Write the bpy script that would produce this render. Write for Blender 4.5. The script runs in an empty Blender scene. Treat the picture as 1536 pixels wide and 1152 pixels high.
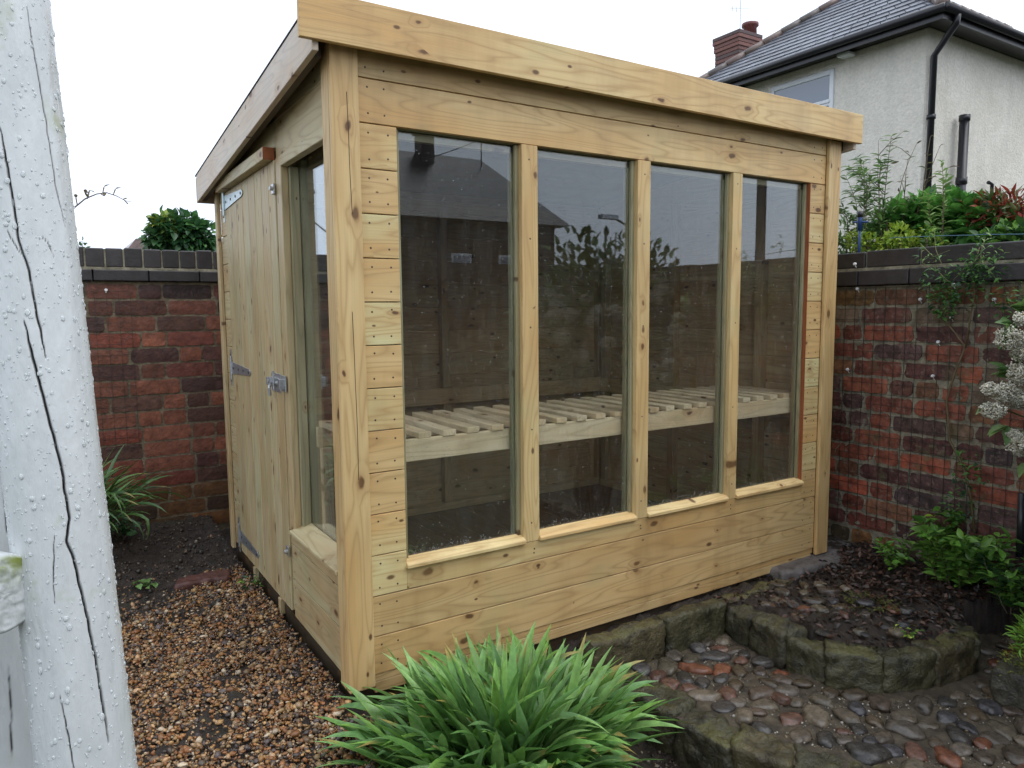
import bpy, math, random
import numpy as np
from mathutils import Vector, Matrix, noise
random.seed(7); RNG = np.random.default_rng(11)
S = bpy.context.scene; COL = S.collection
R = math.radians

# ------------------------------------------------------------------ camera
CAM = np.array([-0.7115, -2.058, 1.162]); F = 1097.2; YAW, PIT, ROL = .565, -.1013, -.0088
FW = np.array([math.sin(YAW)*math.cos(PIT), math.cos(YAW)*math.cos(PIT), math.sin(PIT)])
_r = np.array([math.cos(YAW), -math.sin(YAW), 0]); _u = np.cross(_r, FW)
RT = _r*math.cos(ROL)+_u*math.sin(ROL); UP = -_r*math.sin(ROL)+_u*math.cos(ROL)
cd = bpy.data.cameras.new('camera'); cam = bpy.data.objects.new('camera', cd); COL.objects.link(cam)
cd.sensor_width = 36; cd.lens = F/1536*36; cd.clip_end = 3000; cd.clip_start = .01
m = Matrix.Identity(4)
for i in range(3):
    m[i][0] = RT[i]; m[i][1] = UP[i]; m[i][2] = -FW[i]; m[i][3] = CAM[i]
cam.matrix_world = m; S.camera = cam
def ray(px, py): return FW+RT*(px-768)/F+UP*(576-py)/F
def at(px, py, ax, val):
    d = ray(px, py); return CAM+d*((val-CAM[ax])/d[ax])
def atd(px, py, D): return CAM+ray(px, py)*D

# ------------------------------------------------------------------ node helpers
def new_mat(name):
    mt = bpy.data.materials.new(name); mt.use_nodes = True; nt = mt.node_tree
    b = nt.nodes['Principled BSDF']; return mt, nt, b
class N:
    def __init__(s, nt): s.nt = nt
    def _in(s, sock, v):
        if isinstance(v, bpy.types.NodeSocket): s.nt.links.new(v, sock)
        elif v is not None: sock.default_value = v
    def math(s, op, a, b=None, c=None, clamp=False):
        n = s.nt.nodes.new('ShaderNodeMath'); n.operation = op; n.use_clamp = clamp
        s._in(n.inputs[0], a); s._in(n.inputs[1], b); s._in(n.inputs[2], c); return n.outputs[0]
    def vmul(s, v, k):
        n = s.nt.nodes.new('ShaderNodeVectorMath'); n.operation = 'MULTIPLY'; s._in(n.inputs[0], v); n.inputs[1].default_value = k; return n.outputs[0]
    def vadd(s, v, k):
        n = s.nt.nodes.new('ShaderNodeVectorMath'); n.operation = 'ADD'; s._in(n.inputs[0], v); s._in(n.inputs[1], k); return n.outputs[0]
    def noise(s, v, scale=1, detail=3, rough=.5, out=0, dist=0):
        n = s.nt.nodes.new('ShaderNodeTexNoise'); s._in(n.inputs['Vector'], v); s._in(n.inputs['Scale'], scale)
        n.inputs['Detail'].default_value = detail; n.inputs['Roughness'].default_value = rough; n.inputs['Distortion'].default_value = dist
        return n.outputs[out]
    def vor(s, v, scale=1, feat='F1', out='Distance', rnd=1, dims='3D'):
        n = s.nt.nodes.new('ShaderNodeTexVoronoi'); n.feature = feat; n.voronoi_dimensions = dims; s._in(n.inputs['Vector'], v); s._in(n.inputs['Scale'], scale)
        n.inputs['Randomness'].default_value = rnd; return n.outputs[out]
    def attr(s, name, out='Color'):
        n = s.nt.nodes.new('ShaderNodeAttribute'); n.attribute_name = name; return n.outputs[out]
    def geo(s, out='Position'): return s.nt.nodes.new('ShaderNodeNewGeometry').outputs[out]
    def sep(s, v):
        n = s.nt.nodes.new('ShaderNodeSeparateXYZ'); s._in(n.inputs[0], v); return n.outputs
    def mix(s, f, a, b, mode='MIX'):
        n = s.nt.nodes.new('ShaderNodeMix'); n.data_type = 'RGBA'; n.blend_type = mode
        s._in(n.inputs[0], f)
        for k, v in ((6, a), (7, b)):
            if isinstance(v, tuple) and len(v) == 3: v = (*v, 1)
            s._in(n.inputs[k], v)
        return n.outputs[2]
    def ramp(s, f, stops, interp='LINEAR'):
        n = s.nt.nodes.new('ShaderNodeValToRGB'); s._in(n.inputs[0], f); cr = n.color_ramp; cr.interpolation = interp
        while len(cr.elements) < len(stops): cr.elements.new(.5)
        for e, (p, c) in zip(cr.elements, stops): e.position = p; e.color = (*c, 1) if len(c) == 3 else c
        return n.outputs[0]
    def maprange(s, v, a, b, c=0, d=1):
        n = s.nt.nodes.new('ShaderNodeMapRange'); s._in(n.inputs[0], v)
        for i, k in enumerate((a, b, c, d)): n.inputs[i+1].default_value = k
        return n.outputs[0]
    def bump(s, h, dist=.002, strength=1, normal=None):
        n = s.nt.nodes.new('ShaderNodeBump'); s._in(n.inputs['Height'], h); n.inputs['Distance'].default_value = dist
        n.inputs['Strength'].default_value = strength
        if normal is not None: s._in(n.inputs['Normal'], normal)
        return n.outputs[0]
def bs(b, **k):
    nt = b.id_data
    for key, v in k.items():
        key = {'base': 'Base Color', 'rough': 'Roughness', 'metal': 'Metallic', 'normal': 'Normal', 'spec': 'Specular IOR Level', 'trans': 'Transmission Weight',
               'ior': 'IOR', 'coat': 'Coat Weight', 'coatr': 'Coat Roughness', 'sss': 'Subsurface Weight', 'alpha': 'Alpha'}[key]
        if isinstance(v, bpy.types.NodeSocket): nt.links.new(v, b.inputs[key])
        else: b.inputs[key].default_value = (*v, 1) if isinstance(v, tuple) and len(v) == 3 else v

# ------------------------------------------------------------------ materials
def wood_mat(name, honey, green, grain_dark, bright=1., knots=True, rough=.5, grey=0.):
    mt, nt, b = new_mat(name); n = N(nt)
    gc = n.attr('gc', 'Vector'); col = n.attr('col'); c = n.sep(col)
    kv = n.vmul(gc, (4.2, 8.5, 3.)); kd = n.vor(n.vadd(kv, n.vmul(n.vadd(n.noise(gc, 30, 1, out=1), (-.5, -.5, -.5)), (.07, .12, 0))), 1, dims='2D')
    kc = n.sep(n.vor(kv, 1, out='Color', dims='2D'))
    sel = n.math('GREATER_THAN', kc[0], n.maprange(n.noise(n.vadd(gc, (31, 7, 3)), 1.1, 1), .36, .62, .18, .9))
    size = n.maprange(kc[1], 0, 1, .03, .115)
    knot = n.math('MULTIPLY', n.math('SUBTRACT', 1, n.math('DIVIDE', kd, size), clamp=True), sel)
    halo = n.math('MULTIPLY', n.math('SUBTRACT', 1, n.math('DIVIDE', kd, n.math('MULTIPLY', size, 3.2)), clamp=True), sel)
    ng = n.noise(n.vmul(gc, (.9, 9, 9)), 1, 2, .45)
    ng2 = n.math('ADD', n.math('MULTIPLY', ng, 15), n.math('MULTIPLY', halo, 1.6))
    ring = n.math('PINGPONG', ng2, .5)
    ring = n.math('POWER', n.math('MULTIPLY', ring, 2), 3.)
    fib = n.noise(n.vmul(gc, (5, 260, 260)), 1, 2, .6)
    blot = n.noise(n.vmul(gc, (1.6, 6, 6)), 1, 3, .55)
    kv2 = n.vmul(n.vadd(gc, (17, 5, 0)), (8, 15, 3)); kd2 = n.vor(kv2, 1, dims='2D'); kc2 = n.sep(n.vor(kv2, 1, out='Color', dims='2D'))
    sm = n.math('MULTIPLY', n.math('SUBTRACT', 1, n.math('DIVIDE', kd2, n.maprange(kc2[1], 0, 1, .05, .17)), clamp=True), n.math('GREATER_THAN', kc2[0], n.maprange(n.noise(n.vadd(gc, (3, 9, 1)), 2.1, 1), .42, .6, .78, 1.0)))
    base = n.mix(c[0], honey, green)
    base = n.mix(n.maprange(blot, .35, .7), base, tuple(x*y for x, y in zip(honey, (.86, .74, .6))))
    base = n.mix(n.math('MULTIPLY', ring, .72), base, grain_dark)
    base = n.mix(n.maprange(fib, .35, .8, 0, .3), base, tuple(x*.62 for x in honey))
    if grey: base = n.mix(grey, base, (.56, .54, .53))
    if knots:
        base = n.mix(n.math('MULTIPLY', halo, .5), base, (.34, .17, .06))
        kk = n.math('MAXIMUM', n.maprange(knot, .0, .45), n.maprange(sm, 0, .5)); base = n.mix(n.math('MULTIPLY', kk, .9), base, (.10, .042, .018))
    # damp, dirty streaks
    w = n.noise(n.vmul(n.geo(), (7, 7, 1.4)), 1, 4, .6)
    base = n.mix(n.maprange(w, .48, .72, 0, .42), base, tuple(x*.8 for x in grain_dark))
    gr = n.noise(n.geo(), 3.3, 3, .6)
    base = n.mix(n.maprange(gr, .58, .78, 0, .35), base, (.33, .34, .16))
    v = n.maprange(c[1], 0, 1, .74*bright, 1.1*bright)
    vm = nt.nodes.new('ShaderNodeVectorMath'); vm.operation = 'SCALE'; nt.links.new(base, vm.inputs[0]); nt.links.new(v, vm.inputs['Scale'])
    bs(b, base=vm.outputs[0], rough=n.maprange(w, .3, .8, rough+.1, rough-.14), spec=.45,
       normal=n.bump(n.math('ADD', n.math('MULTIPLY', fib, .6), n.math('MULTIPLY', ring, .25)), .0008, .8))
    return mt
WOOD = wood_mat('pine', (.70, .495, .235), (.64, .60, .32), (.44, .27, .11), 1.09)
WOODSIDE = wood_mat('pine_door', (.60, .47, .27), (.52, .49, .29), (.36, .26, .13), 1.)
WOODGREY = wood_mat('pine_sky_sheen', (.66, .57, .47), (.62, .56, .47), (.46, .38, .30), 1.05, grey=.0)  # fascia pine; pale grey sky sheen on wet wood mixed into the colour
WOODIN = wood_mat('pine_inside', (.62, .46, .25), (.56, .47, .26), (.38, .25, .12), .95)
WOODBENCH = wood_mat('pine_bench', (.80, .68, .48), (.76, .69, .48), (.52, .40, .24), 1.1)
WOODGREEN = wood_mat('pine_frame', (.46, .42, .26), (.40, .42, .27), (.24, .22, .11), .9)
WOODDARK = wood_mat('timber_dark', (.09, .06, .035), (.07, .06, .035), (.04, .025, .015), .8)
WOODRED = wood_mat('timber_red', (.42, .13, .045), (.36, .11, .04), (.22, .06, .02), .9, knots=False)

def flat(name, col, rough=.5, metal=0, var=.15, scale=40, bumpd=0, spec=.5, coat=0):
    mt, nt, b = new_mat(name); n = N(nt); v = n.noise(n.geo(), scale, 4, .6)
    c = n.mix(n.maprange(v, .3, .7), tuple(x*(1-var) for x in col), tuple(min(1, x*(1+var)) for x in col))
    bs(b, base=c, rough=rough, metal=metal, spec=spec, coat=coat)
    if bumpd: bs(b, normal=n.bump(v, bumpd))
    return mt
NAIL = flat('nail_steel', (.05, .045, .04), .5, .3)
ZINC = flat('zinc_metal', (.52, .54, .56), .38, .85, .25, 60, .0006)
ZINCP = flat('zinc_hinge', (.50, .60, .62), .3, .6, .2, 40)
BLACKPL = flat('black_plastic', (.016, .016, .02), .3, 0, .2, 20)
FELT = flat('roof_felt', (.035, .035, .035), .9)
LEAD = flat('blue_plastic', (.02, .06, .2), .4)
WHITEPL = flat('white_plastic', (.8, .8, .8), .3)
UPVC = flat('white_upvc', (.72, .75, .78), .3, 0, .04)
DARKHOLE = flat('dark_board', (.03, .022, .016), .8)
TERRA = flat('terracotta', (.42, .10, .035), .5, 0, .3, 30, .002)

def col_mat(name, rough=.45, bumpscale=60, bumpd=.001, var=.35, scale=25, spec=.5, moss=None, mossamt=.0, coat=0, tint2=None, topmoss=0):
    mt, nt, b = new_mat(name); n = N(nt); c = n.attr('col'); v = n.noise(n.geo(), scale, 5, .65)
    k = n.mix(n.maprange(v, .3, .7), (1-var,)*3, (1+var,)*3); base = n.mix(1, c, k, 'MULTIPLY')
    if tint2: base = n.mix(n.maprange(n.noise(n.geo(), scale*2.6, 3, .6), .55, .68, 0, .6), base, tint2)
    if moss:
        mf = n.noise(n.geo(), 6, 5, .65)
        if topmoss: mf = n.math('ADD', mf, n.maprange(n.sep(n.geo('Normal'))[2], .2, .9, -.10, topmoss))
        base = n.mix(n.maprange(mf, .62-mossamt, .74-mossamt, 0, .85), base, moss)
    bs(b, base=base, rough=rough, spec=spec, coat=coat, coatr=.15, normal=n.bump(n.noise(n.geo(), bumpscale, 5, .65), bumpd))
    return mt
def leaf_mat(name, rough=.38, trans=.25):
    mt, nt, b = new_mat(name); n = N(nt); c = n.attr('col'); v = n.noise(n.geo(), 45, 3, .6)
    base = n.mix(1, c, n.mix(n.maprange(v, .3, .7), (.75,)*3, (1.2,)*3), 'MULTIPLY')
    bs(b, base=base, rough=rough, spec=.5)
    t = nt.nodes.new('ShaderNodeBsdfTranslucent'); nt.links.new(base, t.inputs[0])
    mx = nt.nodes.new('ShaderNodeMixShader'); mx.inputs[0].default_value = trans
    nt.links.new(b.outputs[0], mx.inputs[1]); nt.links.new(t.outputs[0], mx.inputs[2])
    nt.links.new(mx.outputs[0], nt.nodes['Material Output'].inputs[0]); return mt
LEAF = leaf_mat('leaf'); STEM = col_mat('stem', .6)
GRAVEL = col_mat('gravel', .32, 150, .0012, .3, 70)
COBBLE = col_mat('cobble', .27, 60, .004, .5, 38, coat=.15, tint2=(.07, .06, .04))
SAND = col_mat('sandstone', .4, 34, .016, .75, 16, moss=(.11, .105, .035), mossamt=.0, tint2=(.02, .018, .012), topmoss=.12)
LITTER = leaf_mat('litter', .4, .1)
BRICKM = col_mat('brick', .5, 55, .004, .42, 28, moss=(.07, .065, .028), mossamt=-.02, tint2=(.09, .05, .045))
BRICKR = col_mat('brick_right', .5, 50, .006, .6, 17, moss=(.11, .105, .05), mossamt=.06, tint2=(.24, .17, .13))
BLUEB = col_mat('blue_brick', .42, 60, .002, .35, 14, moss=(.05, .055, .03), mossamt=-.04)
MOSS = leaf_mat('moss', .7, .2)
def mortar(name, c1, c2):
    mt, nt, b = new_mat(name); n = N(nt); v = n.noise(n.geo(), 18, 6, .7)
    bs(b, base=n.mix(n.maprange(v, .35, .65), c1, c2), rough=.6, normal=n.bump(n.noise(n.geo(), 90, 5, .7), .006)); return mt
MORT = mortar('mortar', (.08, .06, .035), (.24, .19, .12)); MORTR = mortar('mortar_right', (.12, .108, .07), (.36, .325, .235))
MORTW = mortar('mortar_wet', (.025, .018, .012), (.12, .095, .06)); CONC = mortar('concrete', (.07, .06, .055), (.2, .18, .17))
def soil_mat():
    mt, nt, b = new_mat('soil'); n = N(nt); v = n.noise(n.geo(), 26, 8, .72); w = n.noise(n.geo(), 3, 4, .6)
    base = n.mix(n.maprange(v, .3, .7), (.012, .009, .007), (.06, .042, .03))
    base = n.mix(n.maprange(w, .55, .75, 0, .4), base, (.045, .05, .018))
    bs(b, base=base, rough=n.maprange(v, .3, .7, .32, .7), normal=n.bump(n.noise(n.geo(), 70, 8, .75), .012)); return mt
SOIL = soil_mat()
def render_mat():
    mt, nt, b = new_mat('roughcast'); n = N(nt); v = n.noise(n.geo(), 1.1, 6, .7); s = n.noise(n.vmul(n.geo(), (3, 3, .5)), 1, 4, .6)
    base = n.mix(n.maprange(v, .35, .65), (.76, .72, .62), (.90, .86, .77)); base = n.mix(n.maprange(s, .5, .75, 0, .35), base, (.50, .49, .43))
    base = n.mix(n.maprange(n.noise(n.geo(), 24, 4, .7), .38, .6, .3, 0), base, (.5, .48, .42))
    bs(b, base=base, rough=.9, normal=n.bump(n.noise(n.geo(), 22, 5, .75), .022)); return mt
CAST = render_mat()
SLATE = col_mat('slate', .28, 30, .004, .35, 9, moss=(.12, .12, .08), mossamt=-.02)
def post_mat():
    mt, nt, b = new_mat('white_paint_log'); n = N(nt); P = n.geo(); cr = n.sep(n.attr('col'))
    v = n.noise(n.vmul(P, (14, 14, 3)), 1, 5, .65); fl = n.noise(n.vmul(P, (60, 60, 8)), 1, 4, .6)
    base = n.mix(n.maprange(v, .3, .7), (.52, .55, .545), (.68, .705, .70))
    base = n.mix(n.maprange(fl, .70, .76, 0, .4), base, (.34, .35, .30))
    base = n.mix(n.maprange(n.noise(P, 9, 5, .6), .62, .72, 0, .55), base, (.34, .38, .17))
    base = n.mix(cr[1], base, (.25, .30, .08))
    base = n.mix(cr[0], base, (.02, .017, .014))
    bs(b, base=base, rough=n.maprange(v, .3, .7, .2, .38), spec=.5, normal=n.bump(n.noise(n.vmul(P, (50, 50, 20)), 1, 5, .65), .0016)); return mt
POSTM = post_mat()
def drop_mat():
    mt, nt, b = new_mat('water_drop'); bs(b, base=(.93, .97, .97), rough=.03, trans=.55, ior=1.33); return mt  # near-white base paints in the bright highlights of the drops
DROP = drop_mat()
def glass_mat():
    mt, nt, b = new_mat('rainy_glass'); n = N(nt); P = n.geo(); z = n.sep(P)[2]
    vv = n.vadd(P, n.vmul(n.noise(P, 60, 2, out=1), (.006, .006, .006)))
    d = n.vor(vv, 125); cc = n.sep(n.vor(vv, 125, out='Color'))
    dens = n.maprange(z, .37, .44, .6, .80); patch = n.maprange(n.noise(P, 3, 3, .6), .35, .65, .08, -.16)
    pick = n.math('GREATER_THAN', cc[0], n.math('ADD', dens, patch))
    dm = n.math('MULTIPLY', n.math('LESS_THAN', d, n.maprange(cc[1], 0, 1, .07, .27)), pick)
    tr = nt.nodes.new('ShaderNodeBsdfTransparent'); tr.inputs[0].default_value = (.97, .975, .965, 1)
    gl = nt.nodes.new('ShaderNodeBsdfGlossy'); gl.inputs['Roughness'].default_value = .006; gl.inputs[0].default_value = (.9, .96, 1., 1)
    fr = nt.nodes.new('ShaderNodeFresnel'); nt.links.new(n.maprange(n.geo('Backfacing'), 0, 1, 1.5, 1/1.5), fr.inputs[0])
    f2 = n.math('MULTIPLY', fr.outputs[0], 1.6, clamp=True)
    # faint film of rain on the pane
    df = nt.nodes.new('ShaderNodeBsdfDiffuse'); df.inputs[0].default_value = (.55, .58, .58, 1)
    m0 = nt.nodes.new('ShaderNodeMixShader')
    nt.links.new(n.maprange(n.noise(n.vmul(P, (25, 25, 7)), 1, 5, .7), .4, .8, .003, .03), m0.inputs[0]); nt.links.new(tr.outputs[0], m0.inputs[1]); nt.links.new(df.outputs[0], m0.inputs[2])
    m1 = nt.nodes.new('ShaderNodeMixShader'); nt.links.new(f2, m1.inputs[0]); nt.links.new(m0.outputs[0], m1.inputs[1]); nt.links.new(gl.outputs[0], m1.inputs[2])
    g2 = nt.nodes.new('ShaderNodeBsdfGlossy'); g2.inputs['Roughness'].default_value = .08; g2.inputs[0].default_value = (.9, .93, .95, 1)
    nt.links.new(n.bump(d, .02, 1), g2.inputs['Normal'])
    m3 = nt.nodes.new('ShaderNodeMixShader'); nt.links.new(n.maprange(cc[2], 0, 1, .12, .62), m3.inputs[0]); nt.links.new(tr.outputs[0], m3.inputs[1]); nt.links.new(g2.outputs[0], m3.inputs[2])
    d2 = nt.nodes.new('ShaderNodeBsdfDiffuse'); d2.inputs[0].default_value = (.75, .8, .82, 1)  # pale diffuse stands for the bright sky glinting in each drop
    m4 = nt.nodes.new('ShaderNodeMixShader'); nt.links.new(n.maprange(cc[2], 0, 1, -.05, .34), m4.inputs[0]); nt.links.new(m3.outputs[0], m4.inputs[1]); nt.links.new(d2.outputs[0], m4.inputs[2]); m3 = m4
    m2 = nt.nodes.new('ShaderNodeMixShader'); nt.links.new(dm, m2.inputs[0]); nt.links.new(m1.outputs[0], m2.inputs[1]); nt.links.new(m3.outputs[0], m2.inputs[2])
    # beads and runs of water gathered above the sill, sparkle painted as pale diffuse
    pb = n.vmul(P, (330, 330, 150)); db = n.vor(pb, 1); cb = n.sep(n.vor(pb, 1, out='Color'))
    zz = n.math('ADD', z, n.math('MULTIPLY', n.noise(n.vmul(P, (40, 40, 3)), 1, 3, .6), .07))
    band = n.maprange(zz, .395, .438, .6, .0); pk = n.math('GREATER_THAN', band, cb[0])
    bm2 = n.math('MULTIPLY', n.math('MULTIPLY', n.math('LESS_THAN', db, .42), pk), n.maprange(cb[1], 0, 1, .03, .42))
    m5 = nt.nodes.new('ShaderNodeMixShader'); nt.links.new(bm2, m5.inputs[0]); nt.links.new(m2.outputs[0], m5.inputs[1]); nt.links.new(d2.outputs[0], m5.inputs[2])
    nt.links.new(m5.outputs[0], nt.nodes['Material Output'].inputs[0]); return mt
GLASS = glass_mat()
def winglass():
    mt, nt, b = new_mat('house_glass'); bs(b, base=(.10, .14, .2), rough=.05, spec=.9, coat=1.); return mt
HGLASS = winglass()

# ------------------------------------------------------------------ object helpers
def tag(o, label=None, cat=None, group=None, kind=None):
    if label: o['label'] = label
    if cat: o['category'] = cat
    if group: o['group'] = group
    if kind: o['kind'] = kind
    return o
def empty(name, loc=(0, 0, 0), **k):
    o = bpy.data.objects.new(name, None); COL.objects.link(o); o.location = loc; o.empty_display_size = .1
    return tag(o, **k)
def link(o, parent=None):
    COL.objects.link(o)
    if parent is not None:
        o.parent = parent
        o.matrix_parent_inverse = WM(parent).inverted()
    return o
def WM(o):
    m = Matrix.Translation(o.location)
    return (WM(o.parent) @ o.matrix_parent_inverse @ m) if o.parent else m
class MB:
    def __init__(s): s.v = []; s.f = []; s.gc = []; s.col = []; s.mi = []
    def face(s, idx, gc=None, col=(.5, .5, .5), mi=0):
        s.f.append(idx); s.mi.append(mi)
        for k, i in enumerate(idx):
            s.gc.append(gc[k] if gc else s.v[i]); s.col.append((*col, 1))
    def obox(s, M, hx, hy, hz, col=None, mi=0, along=None):
        """box centred on M with half sizes; wood grain follows the longest side"""
        if col is None: col = (random.random(), random.random(), random.random())
        b = len(s.v); L = []
        for z in (-1, 1):
            for y in (-1, 1):
                for x in (-1, 1): L.append((x*hx, y*hy, z*hz))
        order = sorted(range(3), key=lambda i: -(hx, hy, hz)[i]-(10 if i == along else 0))
        off = (random.uniform(0, 60), random.uniform(0, 60), random.uniform(0, 60))
        G = [tuple(p[order[k]]+off[k] for k in range(3)) for p in L]
        for p in L: s.v.append(tuple(M @ Vector(p)))
        for q in ((0, 2, 3, 1), (4, 5, 7, 6), (0, 1, 5, 4), (2, 6, 7, 3), (0, 4, 6, 2), (1, 3, 7, 5)):
            s.face([b+i for i in q], [G[i] for i in q], col, mi)
    def box(s, x0, x1, y0, y1, z0, z1, col=None, mi=0, rz=0, rx=0, ry=0, along=None):
        M = Matrix.Translation(((x0+x1)/2, (y0+y1)/2, (z0+z1)/2)) @ Matrix.Rotation(rz, 4, 'Z') @ Matrix.Rotation(rx, 4, 'X') @ Matrix.Rotation(ry, 4, 'Y')
        s.obox(M, (x1-x0)/2, (y1-y0)/2, (z1-z0)/2, col, mi, along); return s
    def prism(s, pts, d, col=None, mi=0, grain=None):
        """extrude polygon pts (3d list) by vector d; grain = index axis of board length"""
        if col is None: col = (random.random(), random.random(), random.random())
        b = len(s.v); n = len(pts); d = Vector(d); P = [Vector(p) for p in pts]; A = P+[p+d for p in P]
        o = [random.uniform(0, 60) for _ in range(3)]
        order = {0: (0, 2, 1), 1: (1, 2, 0), 2: (2, 0, 1), None: (0, 1, 2)}[grain]
        G = [tuple(p[order[k]]+o[k] for k in range(3)) for p in A]
        s.v += [tuple(p) for p in A]
        fs = [list(range(n))[::-1], list(range(n, 2*n))]+[[i, (i+1) % n, n+(i+1) % n, n+i] for i in range(n)]
        for q in fs: s.face([b+i for i in q], [G[i] for i in q], col, mi)
    def tube(s, path, rad, seg=8, col=(.5, .5, .5), mi=0, cap=True):
        path = [Vector(p) for p in path]; n = len(path)
        if not isinstance(rad, (list, tuple)): rad = [rad]*n
        b = len(s.v); prev = None; off = random.uniform(0, 50); ln = 0
        for i, p in enumerate(path):
            t = (path[min(i+1, n-1)]-path[max(i-1, 0)]).normalized()
            if prev is None: a = t.orthogonal().normalized()
            else: a = (prev-t*prev.dot(t)).normalized()
            prev = a; c = t.cross(a)
            for k in range(seg):
                an = 2*math.pi*k/seg; s.v.append(tuple(p+(a*math.cos(an)+c*math.sin(an))*rad[i]))
        for i in range(n-1):
            for k in range(seg):
                k2 = (k+1) % seg; s.face([b+i*seg+k, b+i*seg+k2, b+(i+1)*seg+k2, b+(i+1)*seg+k], None, col, mi)
        if cap:
            s.face([b+k for k in range(seg)][::-1], None, col, mi); s.face([b+(n-1)*seg+k for k in range(seg)], None, col, mi)
    def disc(s, c, nrm, r, h=.0006, seg=7, mi=1, col=(.5, .5, .5)):
        c = Vector(c); nrm = Vector(nrm); s.tube([c-nrm*.002, c+nrm*h], r, seg, col, mi)
    def build(s, name, mats, parent=None, bevel=0, smooth=False, kind=None, segs=1):
        me = bpy.data.meshes.new(name); me.from_pydata(s.v, [], s.f)
        for mt in (mats if isinstance(mats, (list, tuple)) else [mats]): me.materials.append(mt)
        me.polygons.foreach_set('material_index', s.mi)
        a = me.attributes.new('gc', 'FLOAT_VECTOR', 'CORNER'); a.data.foreach_set('vector', np.array(s.gc, dtype=np.float32).ravel())
        a = me.attributes.new('col', 'FLOAT_COLOR', 'CORNER'); a.data.foreach_set('color', np.array(s.col, dtype=np.float32).ravel())
        if smooth: me.polygons.foreach_set('use_smooth', [True]*len(s.f))
        me.update(); o = bpy.data.objects.new(name, me); link(o, parent)
        if bevel:
            bm_ = o.modifiers.new('bevel', 'BEVEL'); bm_.width = bevel; bm_.segments = segs; bm_.limit_method = 'ANGLE'; bm_.harden_normals = False
        if kind: o['kind'] = kind
        return o
def np_mesh(name, V, Fc, col, mat, parent=None, smooth=True):
    """V (n,3), Fc (m,k) all faces of same size, col per vertex (n,3)"""
    me = bpy.data.meshes.new(name); k = Fc.shape[1]; m_ = len(Fc)
    me.vertices.add(len(V)); me.vertices.foreach_set('co', V.astype(np.float32).ravel())
    me.loops.add(m_*k); me.loops.foreach_set('vertex_index', Fc.astype(np.int32).ravel())
    me.polygons.add(m_); me.polygons.foreach_set('loop_start', np.arange(0, m_*k, k, dtype=np.int32))
    if smooth: me.polygons.foreach_set('use_smooth', np.ones(m_, dtype=bool))
    me.materials.append(mat); me.update(calc_edges=True); me.validate()
    c4 = np.ones((len(V), 4), dtype=np.float32); c4[:, :3] = col
    a = me.attributes.new('col', 'FLOAT_COLOR', 'POINT'); a.data.foreach_set('color', c4.ravel())
    o = bpy.data.objects.new(name, me); return link(o, parent)
def scatter(name, bv, bf, Ms, T, cols, mat, parent=None, smooth=True, jitter=0):
    """many transformed copies of one small shape in ONE mesh (leaves of a plant, gravel)"""
    n = len(T); nv = len(bv)
    B = np.broadcast_to(bv, (n, nv, 3))
    if jitter: B = B*(1+RNG.uniform(-jitter, jitter, (n, nv, 1)))
    V = np.einsum('nij,nvj->nvi', Ms, B)+T[:, None, :]
    Fc = (bf[None]+(np.arange(n)*nv)[:, None, None]).reshape(-1, bf.shape[1])
    C = np.repeat(cols, nv, axis=0)
    return np_mesh(name, V.reshape(-1, 3), Fc, C, mat, parent, smooth)
def ico(sub):
    import bmesh
    bm = bmesh.new(); bmesh.ops.create_icosphere(bm, subdivisions=sub, radius=1); bm.verts.ensure_lookup_table()
    v = np.array([p.co[:] for p in bm.verts]); f = np.array([[q.index for q in x.verts] for x in bm.faces]); bm.free(); return v, f
ICO1 = ico(1); ICO2 = ico(2); ICO3 = ico(3)
def rotmats(n, tilt=None):
    """random rotations (n,3,3)"""
    q = RNG.normal(size=(n, 4)); q /= np.linalg.norm(q, axis=1)[:, None]; w, x, y, z = q.T
    return np.stack([np.stack([1-2*(y*y+z*z), 2*(x*y-z*w), 2*(x*z+y*w)], -1), np.stack([2*(x*y+z*w), 1-2*(x*x+z*z), 2*(y*z-x*w)], -1), np.stack([2*(x*z-y*w), 2*(y*z+x*w), 1-2*(x*x+y*y)], -1)], -2)
def frames(D, roll=0.):
    """rotation matrices whose local +Y looks along D, local Z as much up as possible"""
    D = D/np.linalg.norm(D, axis=1)[:, None]; up = np.tile([0, 0, 1.], (len(D), 1))+RNG.normal(scale=roll, size=D.shape) if roll else np.tile([0, 0, 1.], (len(D), 1))
    X = np.cross(D, up); nx = np.linalg.norm(X, axis=1)[:, None]; X = np.where(nx < 1e-4, [1., 0, 0], X/np.maximum(nx, 1e-6)); Z = np.cross(X, D)
    return np.stack([X, D, Z], -1)
def leaf_shape(w=.4, fold=.12, droop=.18, segs=4, pw=.8):
    """unit-length leaf along +Y, tris"""
    v = []; f = []
    for i in range(segs+1):
        t = i/segs; ww = w/2*math.sin(math.pi*min(1, max(.03, t**pw)))*(1 if t < 1 else 0)+.004; z = -droop*t*t
        v += [(-ww, t, z+fold*ww*2), (0, t, z), (ww, t, z+fold*ww*2)]
    for i in range(segs):
        a = i*3; b = a+3
        for q in ((a, a+1, b+1, b), (a+1, a+2, b+2, b+1)): f += [(q[0], q[1], q[2]), (q[0], q[2], q[3])]
    return np.array(v, float), np.array(f)
LF_OVAL = leaf_shape(.5, .25, .2); LF_LONG = leaf_shape(.26, .3, .3); LF_BROAD = leaf_shape(.72, .2, .25); LF_BLADE = leaf_shape(.12, .3, .5, 5)
def pal(n, cs, var=.2):
    cs = np.array(cs); c = cs[RNG.integers(0, len(cs), n)]; return np.clip(c*(1+RNG.uniform(-var, var, (n, 1))), 0, 1)
def fbm(x, y, z, s, oct=4): return noise.fractal(Vector((x*s, y*s, z*s)), .6, 2.1, oct)
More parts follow.
